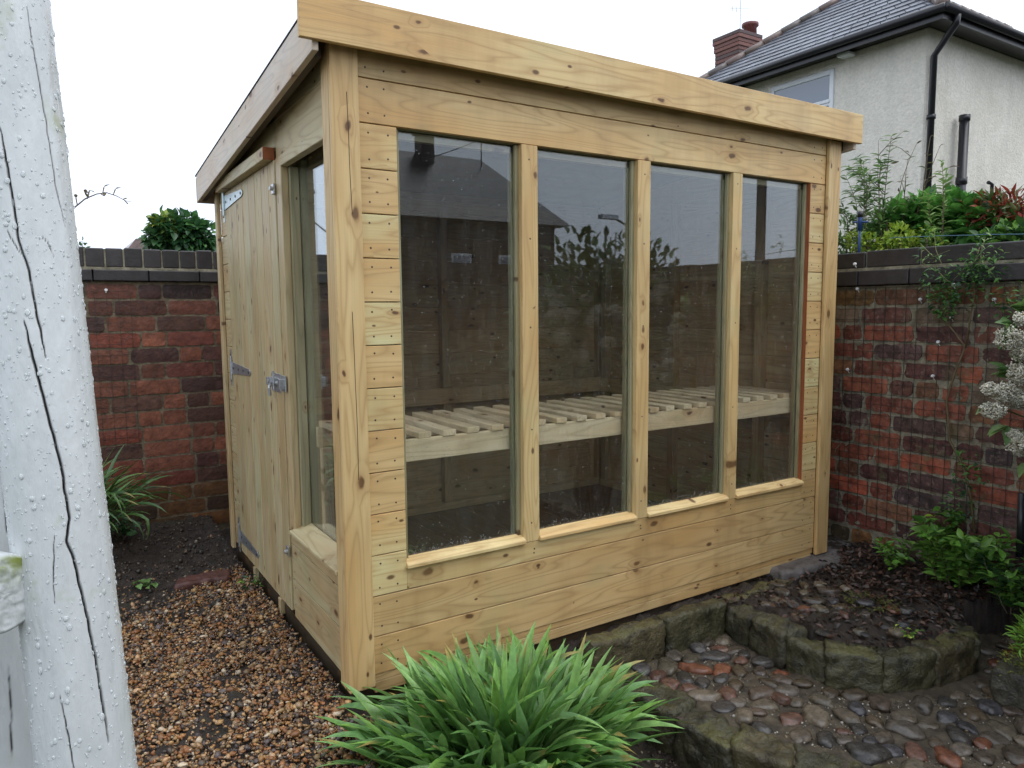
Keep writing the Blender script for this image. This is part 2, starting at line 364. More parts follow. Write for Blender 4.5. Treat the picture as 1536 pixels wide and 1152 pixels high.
def sstep(a, b, x):
    t = min(1, max(0, (x-a)/(b-a))); return t*t*(3-2*t)

# ------------------------------------------------------------------ ground
UPOLY = [(1.60, -.10), (1.67, -.2), (1.65, -.38), (1.64, -.52), (1.70, -.64), (1.83, -.71), (2.02, -.76), (2.18, -.72), (2.3, -.62), (2.75, -.8), (2.75, 2.4), (1.2, 2.4), (1.2, -.03), (1.6, -.03)]
def inpoly(x, y, P):
    r = False; j = len(P)-1
    for i in range(len(P)):
        if (P[i][1] > y) != (P[j][1] > y) and x < (P[j][0]-P[i][0])*(y-P[i][1])/(P[j][1]-P[i][1])+P[i][0]: r = not r
        j = i
    return r
def gz(x, y):
    if inpoly(x, y, UPOLY):
        z = -.05+.05*sstep(2.1, 2.6, x)
        if y < .05: z += .02*max(0, fbm(x, y, 3, 6))
        z += .045*math.exp(-((x-1.98)**2/.03+(y+.45)**2/.008))
        return z
    if y > -.03 and 0 < x < 2.36: return -.07
    z = -.03
    if y > 1.2: z += .05*sstep(1.3, 2.2, y)
    if x < -.3 and y > 1.3: z += .12*sstep(-.3, -.75, x)*sstep(1.3, 1.9, y)
    k = sstep(-.12, .5, x+.25*sstep(-.2, -1., y)); z += -.27*k*(1 if y < -.03 else 0)
    z -= .2*sstep(-.7, -1.6, y)
    z -= .33*sstep(-1.3, -1.9, x)*sstep(2.3,1.6,y)
    return z
def gh(x, y): return gz(x, y)+.018*fbm(x, y, 0, 12, 3)+.011*fbm(x, y, 5, 34, 3)
def build_ground():
    x0, x1, y0, y1, st = -2.0, 2.74, -2.0, 2.36, .016
    nx = int((x1-x0)/st)+1; ny = int((y1-y0)/st)+1
    V = np.zeros((nx*ny, 3)); k = 0
    for j in range(ny):
        for i in range(nx):
            x = x0+i*st; y = y0+j*st; z = gz(x, y); V[k] = (x, y, z+.018*fbm(x, y, 0, 12, 3)+.011*fbm(x, y, 5, 34, 3)); k += 1
    I = np.arange(nx*ny).reshape(ny, nx)
    Fc = np.stack([I[:-1, :-1], I[:-1, 1:], I[1:, 1:], I[1:, :-1]], -1).reshape(-1, 4)
    o = np_mesh('soil_ground', V, Fc, np.full((len(V), 3), .05), SOIL); tag(o, kind='structure')
    g = MB(); g.box(-600, 600, -600, 600, -1.5, -.55, (.5,)*3); o = g.build('ground', flat('turf', (.04, .05, .02), .8, 0, .4, 4)); tag(o, kind='structure')
build_ground()
# gravel on the path beside the door
def build_gravel():
    n = 36000; P = []
    while len(P) < n:
        x = random.uniform(-1.25, .12); y = random.uniform(-.75, 1.45)
        if x > -.0 and y > -.03: continue
        edge = 1.12+.13*fbm(x, y, 2, 3)+.22*sstep(-.5, 0, x)
        if y > edge-.12 and random.random() > sstep(edge+.16, edge-.12, y)+.03: continue
        if random.random() < .7*sstep(.15, .5, fbm(x, y, 6, 4)): continue
        if x > -.02 and random.random() < .4: continue
        P.append((x, y, gz(x, y)+random.uniform(-.002, .018)))
    T = np.array(P); s = np.exp(RNG.normal(math.log(.0047), .42, n)); s = np.clip(s, .003, .0135)
    sc = np.stack([s*RNG.uniform(.9, 1.5, n), s*RNG.uniform(.7, 1.1, n), s*RNG.uniform(.45, .8, n)], -1)
    rz = RNG.uniform(0, 6.28, n); tl = rotmats(n); c, s_ = np.cos(rz), np.sin(rz); Z = np.zeros(n); O = np.ones(n)
    Rz = np.stack([np.stack([c, -s_, Z], -1), np.stack([s_, c, Z], -1), np.stack([Z, Z, O], -1)], -2)
    M = np.where(RNG.random(n)[:, None, None] < .45, tl, Rz)*sc[:, None, :]
    C = pal(n, [(.28, .14, .045), (.22, .10, .035), (.34, .20, .08), (.15, .09, .045), (.36, .22, .11), (.22, .09, .03), (.17, .075, .03), (.09, .07, .065), (.25, .11, .04), (.20, .13, .06), (.30, .20, .11), (.06, .045, .04), (.10, .075, .055), (.40, .32, .22)], .3)*1.18
    o = scatter('gravel', ICO1[0], ICO1[1], M, T, C, GRAVEL, smooth=False, jitter=.28); tag(o, kind='stuff')
build_gravel()

# ------------------------------------------------------------------ the shed
shed = empty('garden_shed', (0, 0, 0), label='new pale pine potting shed with tall windows along its front and a sloping roof', cat='shed')
W, D = 2.363, 1.70
PITCH = .1285
def nails_y(mb, pts, y):
    for x, z in pts: mb.disc((x+random.uniform(-.003, .003), y, z+random.uniform(-.004, .004)), (0, -1, 0), .0040)
def nails_x(mb, pts, x):
    for y, z in pts: mb.disc((x, y+random.uniform(-.003, .003), z+random.uniform(-.004, .004)), (-1, 0, 0), .0040)
def roofz(y): return 1.9655-.0955*y
fr = MB(); Y0, Y1 = .018, .036
def hb(x0, x1, z0, z1, col=None, nail=True, ends=None):
    fr.box(x0, x1, Y0, Y1, z0+.0016, z1-.0016, col, along=0)
    if nail:
        for xx in (ends if ends is not None else (x0+.03, x0+.085, x1-.085, x1-.03)):
            nails_y(fr, [(xx, z0+.03), (xx, z1-.026)], Y0)
hb(.084, 2.278, .030, .152, (.05, .55, 0)); hb(.084, 2.278, .152, .281, (.0, .35, 0)); fr.box(.084, 2.278, Y0+.004, Y1, .006, .030, (.05, .5, 0))
hb(.205, 2.175, .281, .352, (.6, .6, 0), ends=(.69, 1.19, 1.70))
hb(.084, 2.278, 1.706, 1.833, (.1, .75, 0)); hb(.084, 2.278, 1.833, 1.962, (.25, .55, 0))
tones = [(.7, .9), (.75, .95), (.0, .65), (.05, .6), (.95, .7), (.1, .7), (.9, .75), (.15, .65), (.95, .7), (.05, .6), (.9, .8)]
for k in range(11):
    z0 = .281+k*.12955; z1 = z0+.12955; t = tones[k]
    hb(.084, .205, z0, z1, (t[0], t[1], 0), ends=(.115, .175))
    hb(2.175, 2.278, z0, z1, (random.choice([.1, .6, .9]), random.uniform(.35, .7), 0), ends=(2.2, 2.25))
fr.build('front_cladding', [WOOD, NAIL], shed, .0022)
# corner trims
c = MB(); c.box(0, .084, 0, .018, 0, 1.95, (.12, .7, 0)); c.build('corner_post', WOOD, shed, .004, segs=2)
c = MB(); c.box(0, .018, .0182, .081, 0, 1.945, (.1, .45, 0)); c.build('corner_board', WOOD, shed, .003)
c = MB(); c.box(2.278, W, 0, .018, 0, 1.9, (.1, .5, 0)); c.box(W-.018, W, .0182, .081, 0, 1.9); c.build('corner_post', WOOD, shed, .004, segs=2)
c = MB(); c.box(0, .018, 1.655, D, .0, roofz(1.7)-.005, (.1, .75, 0)); c.build('corner_board', WOODSIDE, shed, .003)
c = MB(); c.box(W-.018, W, 1.64, D, .0, roofz(1.7)-.005); c.build('corner_board', WOODSIDE, shed, .003)
# split in the front corner post
def crack(pts, w, parent, y=-.0006):
    mb = MB()
    for (a, b) in zip(pts[:-1], pts[1:]):
        a = Vector(a); b = Vector(b); d = (b-a).normalized(); s = Vector((d.z, 0, -d.x))*w/2
        mb.prism([a-s, a+s, b+s, b-s], (0, .001, 0), (0, 0, 0))
    return mb.build('split', DARKHOLE, parent)
post0 = shed.children[1] if len(shed.children) > 1 else shed
crack([(.047, -.0006, 1.78), (.049, -.0006, 1.68), (.050, -.0006, 1.55), (.053, -.0006, 1.44)], .0016, post0)
crack([(.044, -.0006, 1.16), (.046, -.0006, 1.05), (.047, -.0006, .95), (.049, -.0006, .80), (.048, -.0006, .66)], .0016, post0)
# mullions
for x0, x1 in ((.649, .713), (1.161, 1.224), (1.674, 1.730)):
    mb = MB(); mb.box(x0, x1, .0165, .075, .352, 1.706, (.35, .7, 0))
    nails_y(mb, [((x0+x1)/2, z) for z in (.42, .75, 1.1, 1.4, 1.66)], .0165)
    mb.build('mullion', [WOOD, NAIL], shed, .0025)
# windows
opens = [(.205, .649), (.713, 1.161), (1.224, 1.674), (1.730, 2.175)]
for k, (x0, x1) in enumerate(opens):
    pane = MB(); pane.box(x0+.001, x1-.001, .050, .054, .350, 1.705); pane = pane.build('window_pane', GLASS, shed)
    b = MB()
    for xx, s in ((x0, 1), (x1, -1)):
        a, c2 = sorted((xx, xx+s*.014)); b.box(a, c2, .036, .0495, .376, 1.704, (.6, .5, 0))
        a, c2 = sorted((xx, xx+s*.02)); b.box(a, c2, .0545, .075, .376, 1.704, (.8, .4, 0))
    b.box(x0, x1, .0545, .075, 1.68, 1.704)
    b.build('glazing_bead', WOODGREEN, pane, .001)
    s = MB(); sx1 = x1+.012 if k < 3 else x1+.006; nose = .004
    P = [(x0-.002, nose, .352), (x0-.002, nose, .364), (x0-.002, .02, .372), (x0-.002, .0495, .380), (x0-.002, .0495, .352)]
    s.prism(P, (x1+.004-x0, 0, 0), (.4, 1., 0), grain=0); s.build('sill', WOOD, pane, .0015)
mb = MB(); mb.box(.205, 2.175, .0365, .075, 1.7065, 1.76); mb.box(.18, .2045, .0365, .075, .3, 1.75); mb.box(2.176, 2.20, .0365, .075, .3, 1.75, (.1, .5, 0)); mb.box(.205, 2.175, .0365, .075, .30, .3495)
mb.build('window_framing', WOODGREEN, shed)
mb = MB(); mb.box(2.172, 2.1752, .0182, .0363, .352, 1.706); mb.build('jamb_edge', WOODRED, shed)
# left wall: boards beside window, above, strip beyond the door
lf = MB(); X0, X1 = .018, .036
def lb(y0, y1, z0, z1, col=None, nails=True):
    lf.box(X0, X1, y0, y1, z0+.0016, z1-.0016, col, along=1)
    if nails:
        for yy in (y0+.03, y1-.03): nails_x(lf, [(yy, z0+.03), (yy, z1-.03)], X0)
lb(.081, .653, .295, .350, (.6, .6, 0), False); lb(.081, .653, .160, .295, (.75, .6, 0)); lb(.081, .653, .038, .160, (.7, .55, 0)); lf.box(X0+.003, X1, .081, .653, .008, .038, (.6, .7, 0))
lf.build('side_cladding', [WOODSIDE, NAIL], shed, .002); lf = MB()
def slopeb(y0, y1, z0, col):
    lf.prism([(X0, y0, z0), (X0, y1, z0), (X0, y1, min(z0+.1285, roofz(y1)-.002)), (X0, y0, min(z0+.1285, roofz(y0)-.002))], (X1-X0, 0, 0), col, grain=1)
slopeb(.081, .655, 1.706, (.7, .65, 0)); slopeb(.657, 1.655, 1.746, (.7, .5, 0))
lf.prism([(X0, .081, 1.8346), (X0, .98, 1.8346), (X0, .081, roofz(.081)-.002)], (X1-X0, 0, 0), (.6, .5, 0), grain=1)
lf.build('gable_cladding', [WOODSIDE, NAIL], shed, .002)
lf = MB()
z = .10
lb(1.505, 1.655, .03, .10)
while z < 1.72:
    z1 = min(z+PITCH, 1.745); lb(1.505, 1.655, z, z1, (random.uniform(.3, .9), random.uniform(.4, .8), 0)); z += PITCH
lf.build('side_cladding', [WOODSIDE, NAIL], shed, .002)
mb = MB(); mb.box(.014, .04, .585, .6525, .3505, 1.7055, (.45, .75, 0)); mb.build('door_post', WOODSIDE, shed, .002)
mb = MB(); mb.box(.012, .04, .0812, .5848, 1.668, 1.7055, (.7, .7, 0)); mb.build('window_head', WOODSIDE, shed, .002)
pane = MB(); pane.box(.072, .076, .082, .584, .352, 1.70); pane = pane.build('window_pane', GLASS, shed)
b = MB(); b.box(.0405, .0715, .566, .5845, .376, 1.667, (.5, .6, 0)); b.box(.0405, .0715, .0365, .10, .376, 1.667); b.box(.0765, .10, .556, .5845, .376, 1.69); b.box(.0765, .10, .0765, .11, .376, 1.69)
b.box(.0405, .0715, .585, .66, .36, 1.72, (.3, .5, 0)); b.build('glazing_bead', WOODGREEN, pane, .001)
s = MB(); s.prism([(-.004, .0815, .350), (-.004, .0815, .362), (.03, .0815, .370), (.0715, .0815, .385), (.0715, .0815, .350)], (0, .512, 0), (.6, 1., 0), grain=1); s.build('sill', WOODSIDE, pane, .0015)
# door
door = MB(); ys = [.656, .745, .85, .955, 1.06, 1.17, 1.28, 1.39, 1.503]
for i in range(8):
    y0, y1 = ys[i], ys[i+1]; door.box(.010, .028, y0+.0018, y1-.0018, .03, 1.702, ((.75, .3, .8, .5, .85, .25, .7, .6)[i], (.7, .6, .75, .5, .7, .55, .6, .55)[i], 0))
door.box(.028, .05, .68, 1.48, .2, .29); door.box(.028, .05, .68, 1.48, 1.42, 1.51); door.box(.028, .05, .68, 1.48, .85, .94)
door = door.build('door', WOODSIDE, shed, .003)
def hinge(z, L, wroot, tilt=0, mat=ZINC):
    h = MB(); y1 = 1.515
    h.box(.0055, .0088, y1-.004, y1+.02, z-.085, z+.085, (.5,)*3)              # flap on the frame
    h.tube([(.003, y1-.010, z-.055), (.003, y1-.010, z+.055)], .006, 8)
    h.prism([(.0085, y1-.014, z-wroot), (.0085, y1-.014, z+wroot), (.0085, y1-L+.02, z+.014), (.0085, y1-L, z+.006), (.0085, y1-L, z-.006), (.0085, y1-L+.02, z-.014)], (-.003, 0, 0), (.5,)*3)
    for q in range(4): h.disc((.0055, y1-.05-q*(L-.08)/3, z), (-1, 0, 0), .006, .002, 10, 1)
    for q in (-.06, .06): h.disc((.0055, y1+.009, z+q), (-1, 0, 0), .005, .002, 10, 1)
    return h.build('hinge', [mat, NAIL], door, .0006)
hinge(1.655, .37, .032, mat=ZINCP); hinge(.905, .37, .028); hinge(.105, .37, .028)
lk = MB()                                                                      # galvanised sliding bolt
lk.box(.0065, .0095, .67, .80, .862, .932, (.5,)*3); lk.tube([(-.004, .655, .90), (-.004, .80, .90)], .0075, 10)
for yy in (.70, .745, .79): lk.box(-.014, .008, yy-.008, yy+.008, .885, .915, (.5,)*3)
lk.box(.004, .0095, .60, .648, .872, .93, (.5,)*3); lk.box(-.013, .006, .612, .636, .882, .918, (.5,)*3)
lk.tube([(-.004, .765, .90), (-.012, .765, .875), (-.010, .765, .845)], .006, 8); lk.tube([(-.01, .69, .93), (-.014, .69, .945), (-.014, .69, .87)], .004, 6)
lk.build('door_bolt', ZINC, door, .0008)
for z in (1.60, .265):
    tb = MB(); tb.box(.002, .0095, .648, .678, z-.018, z+.018, (.5,)*3); tb.tube([(-.010, .655, z), (.004, .655, z)], .008, 10); tb.build('turn_button', ZINC, door, .001)
dh = MB(); dh.box(-.024, .0175, .672, 1.53, 1.702, 1.7465, (.75, .6, 0)); dh = dh.build('door_head', WOODSIDE, shed, .002)
de = MB(); de.box(-.0238, .017, .668, .6716, 1.7025, 1.746); de.build('end_grain', WOODRED, dh)
# back and right walls (boards inside and outside, studs)
bk = MB()
zz = .02
while zz < 1.79:
    z1 = min(zz+PITCH, 1.804); bk.box(.036, W-.036, 1.665, 1.683, zz, z1, (random.random(), random.uniform(.2, .9), 0)); zz += PITCH
bk.build('back_wall', WOODIN, shed, .003)
rw = MB(); zz = .02
while zz < 1.68:
    z1 = zz+PITCH; rw.box(W-.036, W-.018, .037, 1.664, zz, z1, (random.random(), random.uniform(.3, .9), 0)); zz += PITCH
rw.prism([(W-.036, .037, zz), (W-.036, 1.664, zz), (W-.036, 1.664, roofz(1.664)), (W-.036, .037, roofz(.037))], (.018, 0, 0), (.3, .6, 0), grain=1)
rw.build('end_wall', WOODIN, shed, .003)
st = MB()
for x in (.06, .60, 1.16, 1.75, 2.28): st.box(x, x+.045, 1.62, 1.6645, .06, 1.76)
st.box(.04, 2.32, 1.615, 1.6648, .02, .06); st.box(.04, 2.32, 1.6, 1.62, .635, .725); st.box(.04, 2.32, 1.62, 1.6648, 1.70, 1.76)
for y in (.35, .95, 1.55): st.box(W-.081, W-.0365, y, y+.045, .06, 1.74)
st.box(W-.085, W-.0365, .08, 1.6, .635, .72); st.box(W-.081, W-.0365, .08, 1.6, .02, .06)
st.build('stud', WOODIN, shed, .002)
fl = MB()
for k in range(13): fl.box(.04+k*.1755, .04+k*.1755+.174, .04, 1.66, -.005, .018, (random.random(), random.random(), 0))
fl.build('floor', wood_mat('floor_boards', (.26, .16, .085), (.22, .15, .085), (.12, .07, .035), .95), shed, .002)
ba = MB()
for y in (.05, .6, 1.15, 1.62): ba.box(.03, W-.03, y, y+.05, -.06, -.006)
ba.box(.024, .04, .04, 1.66, -.07, .007); ba.box(.05, W-.05, .043, .06, -.12, -.0065)
ba.build('bearer', WOODDARK, shed)
sp_ = MB(); sp_.box(.09, 2.27, .0225, .0415, -.032, .0045, (.1, .35, 0)); sp_.build('sole_plate', WOOD, shed, .002)
for y in (.80, 1.22):
    bf = MB(); bf.box(.004, .024, y, y+.03, -.035, .029); bf.build('packing_block', WOODSIDE, shed, .002)
# roof
def yr(z0, y): return z0-.0955*(y+.05)
rf = MB()
rf.prism([(-.039, -.030, yr(1.972, -.03)), (-.039, 1.79, yr(1.972, 1.79)), (-.039, 1.79, yr(1.986, 1.79)), (-.039, -.030, yr(1.986, -.03))], (W+.078, 0, 0), (.5, .3, 0), grain=0)
roof = rf.build('roof', WOODDARK, shed)
ft = MB(); ft.prism([(-.060, -.031, yr(1.9937, -.03)), (-.060, 1.82, yr(1.9937, 1.82)), (-.060, 1.82, yr(1.998, 1.82)), (-.060, -.031, yr(1.998, -.03))], (W+.12, 0, 0)); ft.build('felt', FELT, roof)
f = MB(); f.box(-.096, 2.44, -.05, -.032, 1.891, 2.017, (.2, .78, 0)); f.build('fascia', WOOD, roof, .0015)
def sidefascia(x0, x1, mat):
    f = MB(); f.prism([(x0, -.0315, yr(1.869, -.03)), (x0, 1.795, yr(1.869, 1.795)), (x0, 1.795, yr(1.993, 1.795)), (x0, -.0315, yr(1.993, -.03))], (x1-x0, 0, 0), (.5, .9, 0), grain=1); return f.build('fascia', mat, roof, .0015)
sidefascia(-.058, -.040, WOODGREY); sidefascia(W+.040, W+.058, WOODGREY)
for x0, x1 in ((-.039, -.017), (W+.017, W+.039)):
    f = MB(); f.prism([(x0, .02, yr(1.874, .02)), (x0, 1.78, yr(1.874, 1.78)), (x0, 1.78, yr(1.9715, 1.78)), (x0, .02, yr(1.9715, .02))], (x1-x0, 0, 0), grain=1); f.build('batten', WOODDARK, roof)
f = MB(); f.box(-.039, W+.039, -.0315, -.008, 1.91, 1.966); f.build('batten', WOODDARK, roof)
f = MB(); f.box(-.058, W+.058, 1.7955, 1.813, 1.69, 1.805); f.build('fascia', WOODGREY, roof)

# bench inside
bench = empty('slatted_bench', (1.2, .3, 0), label='slatted timber potting bench inside the shed behind the tall front windows', cat='bench')
b = MB(); b.box(.085, 2.27, .082, .104, .676, .748, (.6, .9, 0)); b.build('front_rail', WOODBENCH, bench, .002)
b = MB(); b.box(.085, 2.27, .50, .522, .676, .748, (.6, .6, 0)); b.build('back_rail', WOODBENCH, bench, .002)
for k in range(24):
    b = MB(); x = .10+k*.0915; b.box(x, x+.047, .078+random.uniform(-.004, .006), .53, .7485, .768, (random.uniform(0, .9), random.uniform(.75, 1), 0), rz=random.uniform(-.008, .008)); b.build('slat', WOODBENCH, bench, .0015)
for x in (.09, 2.235):
    for y in (.105, .478):
        b = MB(); b.box(x, x+.04, y, y+.021, .0185, .6755); b.build('leg', WOODBENCH, bench, .0015)

# ------------------------------------------------------------------ brick walls
def brick_wall(name, label, axis, pos, face, a0, a1, z0, z1, cp, bl, colors, mat, mort, weird=.2, thick=.22, seed=1, dark=None, jt=.011):
    """bricks along x (axis 0, wall plane y=pos) or along y (axis 1, plane x=pos); face = sign of the visible side's normal"""
    rnd = random.Random(seed); root = empty(name, (a0 if axis == 0 else pos, pos if axis == 0 else a0, z0), label=label, cat='wall')
    V = []; Fc = []; C = []
    def add(u0, u1, w0, w1, col, irr):
        nu = max(4, int((u1-u0)/.018)); nw = 4; base = len(V); off = rnd.uniform(0, 90); proud = rnd.uniform(-.0025, .003)
        tl = rnd.uniform(-.01, .01); chip = rnd.random() < weird
        def pt(i, j, h):
            u = u0+(u1-u0)*i/nu; w = w0+(w1-w0)*j/nw; e = (i in (0, nu))+(j in (0, nw))
            if e:
                u += .0034*irr*fbm(u+off, w, 7, 30, 3); w += .0030*irr*fbm(u+off, w, 9, 30, 3)
            if e == 2:
                k = .004+(.012*max(0, fbm(u+off, w, 1, 40, 1)+.2) if chip else 0); u += k*(1 if i == 0 else -1); w += k*.6*(1 if j == 0 else -1)
            w += tl*(u-(u0+u1)/2); d = pos+face*h; return (u, d, w) if axis == 0 else (d, u, w)
        for j in range(nw+1):
            for i in range(nu+1):
                e = (i in (0, nu))+(j in (0, nw)); u = u0+(u1-u0)*i/nu; w = w0+(w1-w0)*j/nw
                h = .0045+proud-(.0008 if e else 0)+.0022*fbm(u+off, w, 0, 24, 3)*irr
                V.append(pt(i, j, h)); C.append(col)
        row = nu+1; fl = (face < 0) == (axis == 0)
        for j in range(nw):
            for i in range(nu):
                a = base+j*row+i; q = (a, a+1, a+row+1, a+row); Fc.append(q if fl else q[::-1])
        loop = [(i, 0) for i in range(nu)]+[(nu, j) for j in range(nw)]+[(i, nw) for i in range(nu, 0, -1)]+[(0, j) for j in range(nw, 0, -1)]
        b2 = len(V); m_ = len(loop)
        for (i, j) in loop: V.append(V[base+j*row+i]); C.append(col)
        for (i, j) in loop: V.append(pt(i, j, -.014)); C.append(col)
        for k in range(m_):
            k2 = (k+1) % m_; q = (b2+k2, b2+k, b2+m_+k, b2+m_+k2); Fc.append(q if fl else q[::-1])
    nrow = round((z1-z0)/cp)
    for r in range(nrow):
        w0 = z0+r*cp+jt/2; w1 = z0+(r+1)*cp-jt/2; u = a0-rnd.uniform(0, bl)
        hd = rnd.random() < .3
        while u < a1:
            L = (bl*.48 if (rnd.random() < .22 or (hd and rnd.random() < .5)) else bl)*rnd.uniform(.95, 1.03)
            u0, u1 = max(u+jt/2, a0), min(u+L-jt/2, a1)
            if u1-u0 > .03:
                c = rnd.choice(colors); k = rnd.uniform(.7, 1.25); c = tuple(x*k for x in c)
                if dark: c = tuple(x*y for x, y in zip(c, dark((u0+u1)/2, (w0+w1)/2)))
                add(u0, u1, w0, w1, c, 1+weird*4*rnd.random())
            u += L
    np_mesh('brickwork', np.array(V), np.array(Fc), np.array(C), mat, root)
    mb = MB(); d0, d1 = sorted((pos, pos-face*thick))
    if axis == 0: mb.box(a0, a1, d0, d1, z0-.3, z1, (.5,)*3)
    else: mb.box(d0, d1, a0, a1, z0-.3, z1, (.5,)*3)
    mb.build('mortar', mort, root)
    return root, add
RED = [(.225, .075, .04), (.19, .065, .036), (.17, .06, .034), (.19, .048, .027), (.085, .034, .026), (.06, .028, .022), (.14, .04, .026), (.095, .042, .028)]
MIX = [(.27, .085, .045), (.32, .085, .042), (.24, .07, .04), (.14, .055, .042), (.085, .045, .042), (.12, .045, .035), (.17, .10, .06), (.22, .10, .05), (.11, .06, .05), (.18, .055, .035), (.17, .12, .08), (.10, .038, .032), (.07, .045, .045)]
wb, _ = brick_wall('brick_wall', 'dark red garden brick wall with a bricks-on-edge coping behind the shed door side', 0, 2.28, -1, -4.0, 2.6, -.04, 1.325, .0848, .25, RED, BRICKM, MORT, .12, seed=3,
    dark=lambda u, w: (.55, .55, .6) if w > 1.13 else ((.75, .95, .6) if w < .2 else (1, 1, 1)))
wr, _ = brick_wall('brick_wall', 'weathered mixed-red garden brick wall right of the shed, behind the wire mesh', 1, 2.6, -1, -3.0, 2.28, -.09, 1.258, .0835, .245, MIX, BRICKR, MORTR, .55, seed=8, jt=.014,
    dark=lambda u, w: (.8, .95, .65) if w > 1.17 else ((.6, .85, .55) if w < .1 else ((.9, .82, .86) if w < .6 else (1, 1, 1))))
def coping(root, axis, pos, a0, a1, zl, zm, zt, unit_top, unit_low, proud, thick):
    lo = MB(); a = a0
    def bx(mb, u0, u1, d0, d1, z0, z1, col):
        if axis == 0: mb.box(u0, u1, d0, d1, z0, z1, col)
        else: mb.box(d0, d1, u0, u1, z0, z1, col)
    while a < a1-.01:
        L = unit_low*random.uniform(.97, 1.03); k = random.uniform(.8, 1.2); bx(lo, a+.003, min(a+L, a1)-.003, pos-proud+random.uniform(-.002, .002), pos+thick+proud, zl, zm-.008, (.030*k, .027*k, .028*k)); a += L
    lo.build('coping_course', BLUEB, root, .004, segs=2)
    bd = MB(); bx(bd, a0, a1, pos-proud*.75, pos+thick+proud*.7, zm-.008, zm+.006, (.5,)*3); bx(bd, a0, a1, pos-.004, pos+thick, zm+.006, zt-.006, (.5,)*3); bd.build('mortar_bed', MORTR, root)
    tp = MB(); a = a0
    while a < a1-.01:
        L = unit_top*random.uniform(.96, 1.04); k = random.uniform(.7, 1.25); bx(tp, a+.004, min(a+L, a1)-.004, pos-.012+random.uniform(-.003, .003), pos+thick+.01, zm+.006+random.uniform(0, .002), zt+random.uniform(-.003, .003), (.032*k, .028*k, .028*k)); a += L
    tp.build('coping_brick', BLUEB, root, .006, segs=2)
coping(wb, 0, 2.28, -4.0, 2.6, 1.328, 1.392, 1.497, .087, .25, .03, .22)
coping(wr, 1, 2.6, -3.0, 2.5, 1.262, 1.338, 1.420, .25, .25, .035, .22)

# ------------------------------------------------------------------ stone steps
def rock(name, c, L, Wd, H, rz, mat, parent, col, rough=.014, seed=0, tilt=0):
    """squared stone: rounded, noisy block; c = centre of its top face"""
    nx, ny, nz = max(4, int(L/.011)), max(4, int(Wd/.011)), max(4, int(H/.011)); import bmesh
    bm = bmesh.new(); idx = {}
    def vt(i, j, k):
        if (i, j, k) not in idx: idx[(i, j, k)] = bm.verts.new((i/nx-.5, j/ny-.5, k/nz-1))
        return idx[(i, j, k)]
    for i in range(nx):
        for j in range(ny):
            bm.faces.new([vt(i, j, nz), vt(i+1, j, nz), vt(i+1, j+1, nz), vt(i, j+1, nz)]); bm.faces.new([vt(i, j+1, 0), vt(i+1, j+1, 0), vt(i+1, j, 0), vt(i, j, 0)])
    for i in range(nx):
        for k in range(nz):
            bm.faces.new([vt(i, 0, k), vt(i+1, 0, k), vt(i+1, 0, k+1), vt(i, 0, k+1)]); bm.faces.new([vt(i+1, ny, k), vt(i, ny, k), vt(i, ny, k+1), vt(i+1, ny, k+1)])
    for j in range(ny):
        for k in range(nz):
            bm.faces.new([vt(0, j+1, k), vt(0, j, k), vt(0, j, k+1), vt(0, j+1, k+1)]); bm.faces.new([vt(nx, j, k), vt(nx, j+1, k), vt(nx, j+1, k+1), vt(nx, j, k+1)])
    me = bpy.data.meshes.new(name); bm.to_mesh(me); bm.free(); r = min(.018, H*.2)
    M = Matrix.Translation(c) @ Matrix.Rotation(rz, 4, 'Z') @ Matrix.Rotation(tilt, 4, 'X')
    for v in me.vertices:
        p = Vector((v.co.x*L, v.co.y*Wd, v.co.z*H))
        q = Vector((max(-L/2+r, min(L/2-r, p.x)), max(-Wd/2+r, min(Wd/2-r, p.y)), max(-H+r, min(-r, p.z)))); d = p-q
        if d.length > r: p = q+d.normalized()*r
        n1 = fbm(p.x+seed*3.1, p.y, p.z, 7, 4)*rough*1.5; n2 = fbm(p.x+seed, p.y+4, p.z, 26, 4)*rough*.85
        cc = Vector((p.x, p.y, p.z+H/2)); p += cc.normalized()*(n1+n2)
        v.co = M @ p
    me.polygons.foreach_set('use_smooth', [True]*len(me.polygons)); me.materials.append(mat)
    a = me.attributes.new('col', 'FLOAT_COLOR', 'POINT'); a.data.foreach_set('color', list((*col, 1))*len(me.vertices))
    o = bpy.data.objects.new(name, me); return link(o, parent)
OL = [(.075, .062, .030), (.06, .055, .026), (.095, .078, .040), (.055, .05, .028)]
e1 = empty('stone_edging', (1.2, -.06, -.1), label='straight row of mossy sandstone blocks along the foot of the shed front', cat='edging')
for k, (x0, x1, h) in enumerate(((.855, 1.22, .25), (1.23, 1.56, .2), (1.60, 2.02, .12))):
    rock('edging_stone', ((x0+x1)/2, -.062+(.02 if k == 2 else 0), -.028-(.012 if k == 2 else 0)), x1-x0, .075, h, 0, SAND, e1, OL[k], .008, k)
def arc_stones(root, pts, Wd, top, H, seed, hs=None, rough=.009):
    for k in range(len(pts)-1):
        a = Vector(pts[k]); b = Vector(pts[k+1]); d = b-a; ang = math.atan2(d.y, d.x); nrm = Vector((-d.y, d.x)).normalized()
        if nrm.dot(Vector((1, 1))) < 0: nrm = -nrm
        mid = (a+b)/2+nrm*Wd/2
        rock('edging_stone', (mid.x, mid.y, top+random.uniform(-.014, .010)), d.length*.975, Wd*random.uniform(.88, 1.15), H, ang, SAND, root, random.choice(OL), rough, seed+k, random.uniform(-.06, .06))
e2 = empty('stone_edging', (1.8, -.5, -.1), label='curved upper row of mossy sandstone blocks holding the dark soil bed', cat='edging')
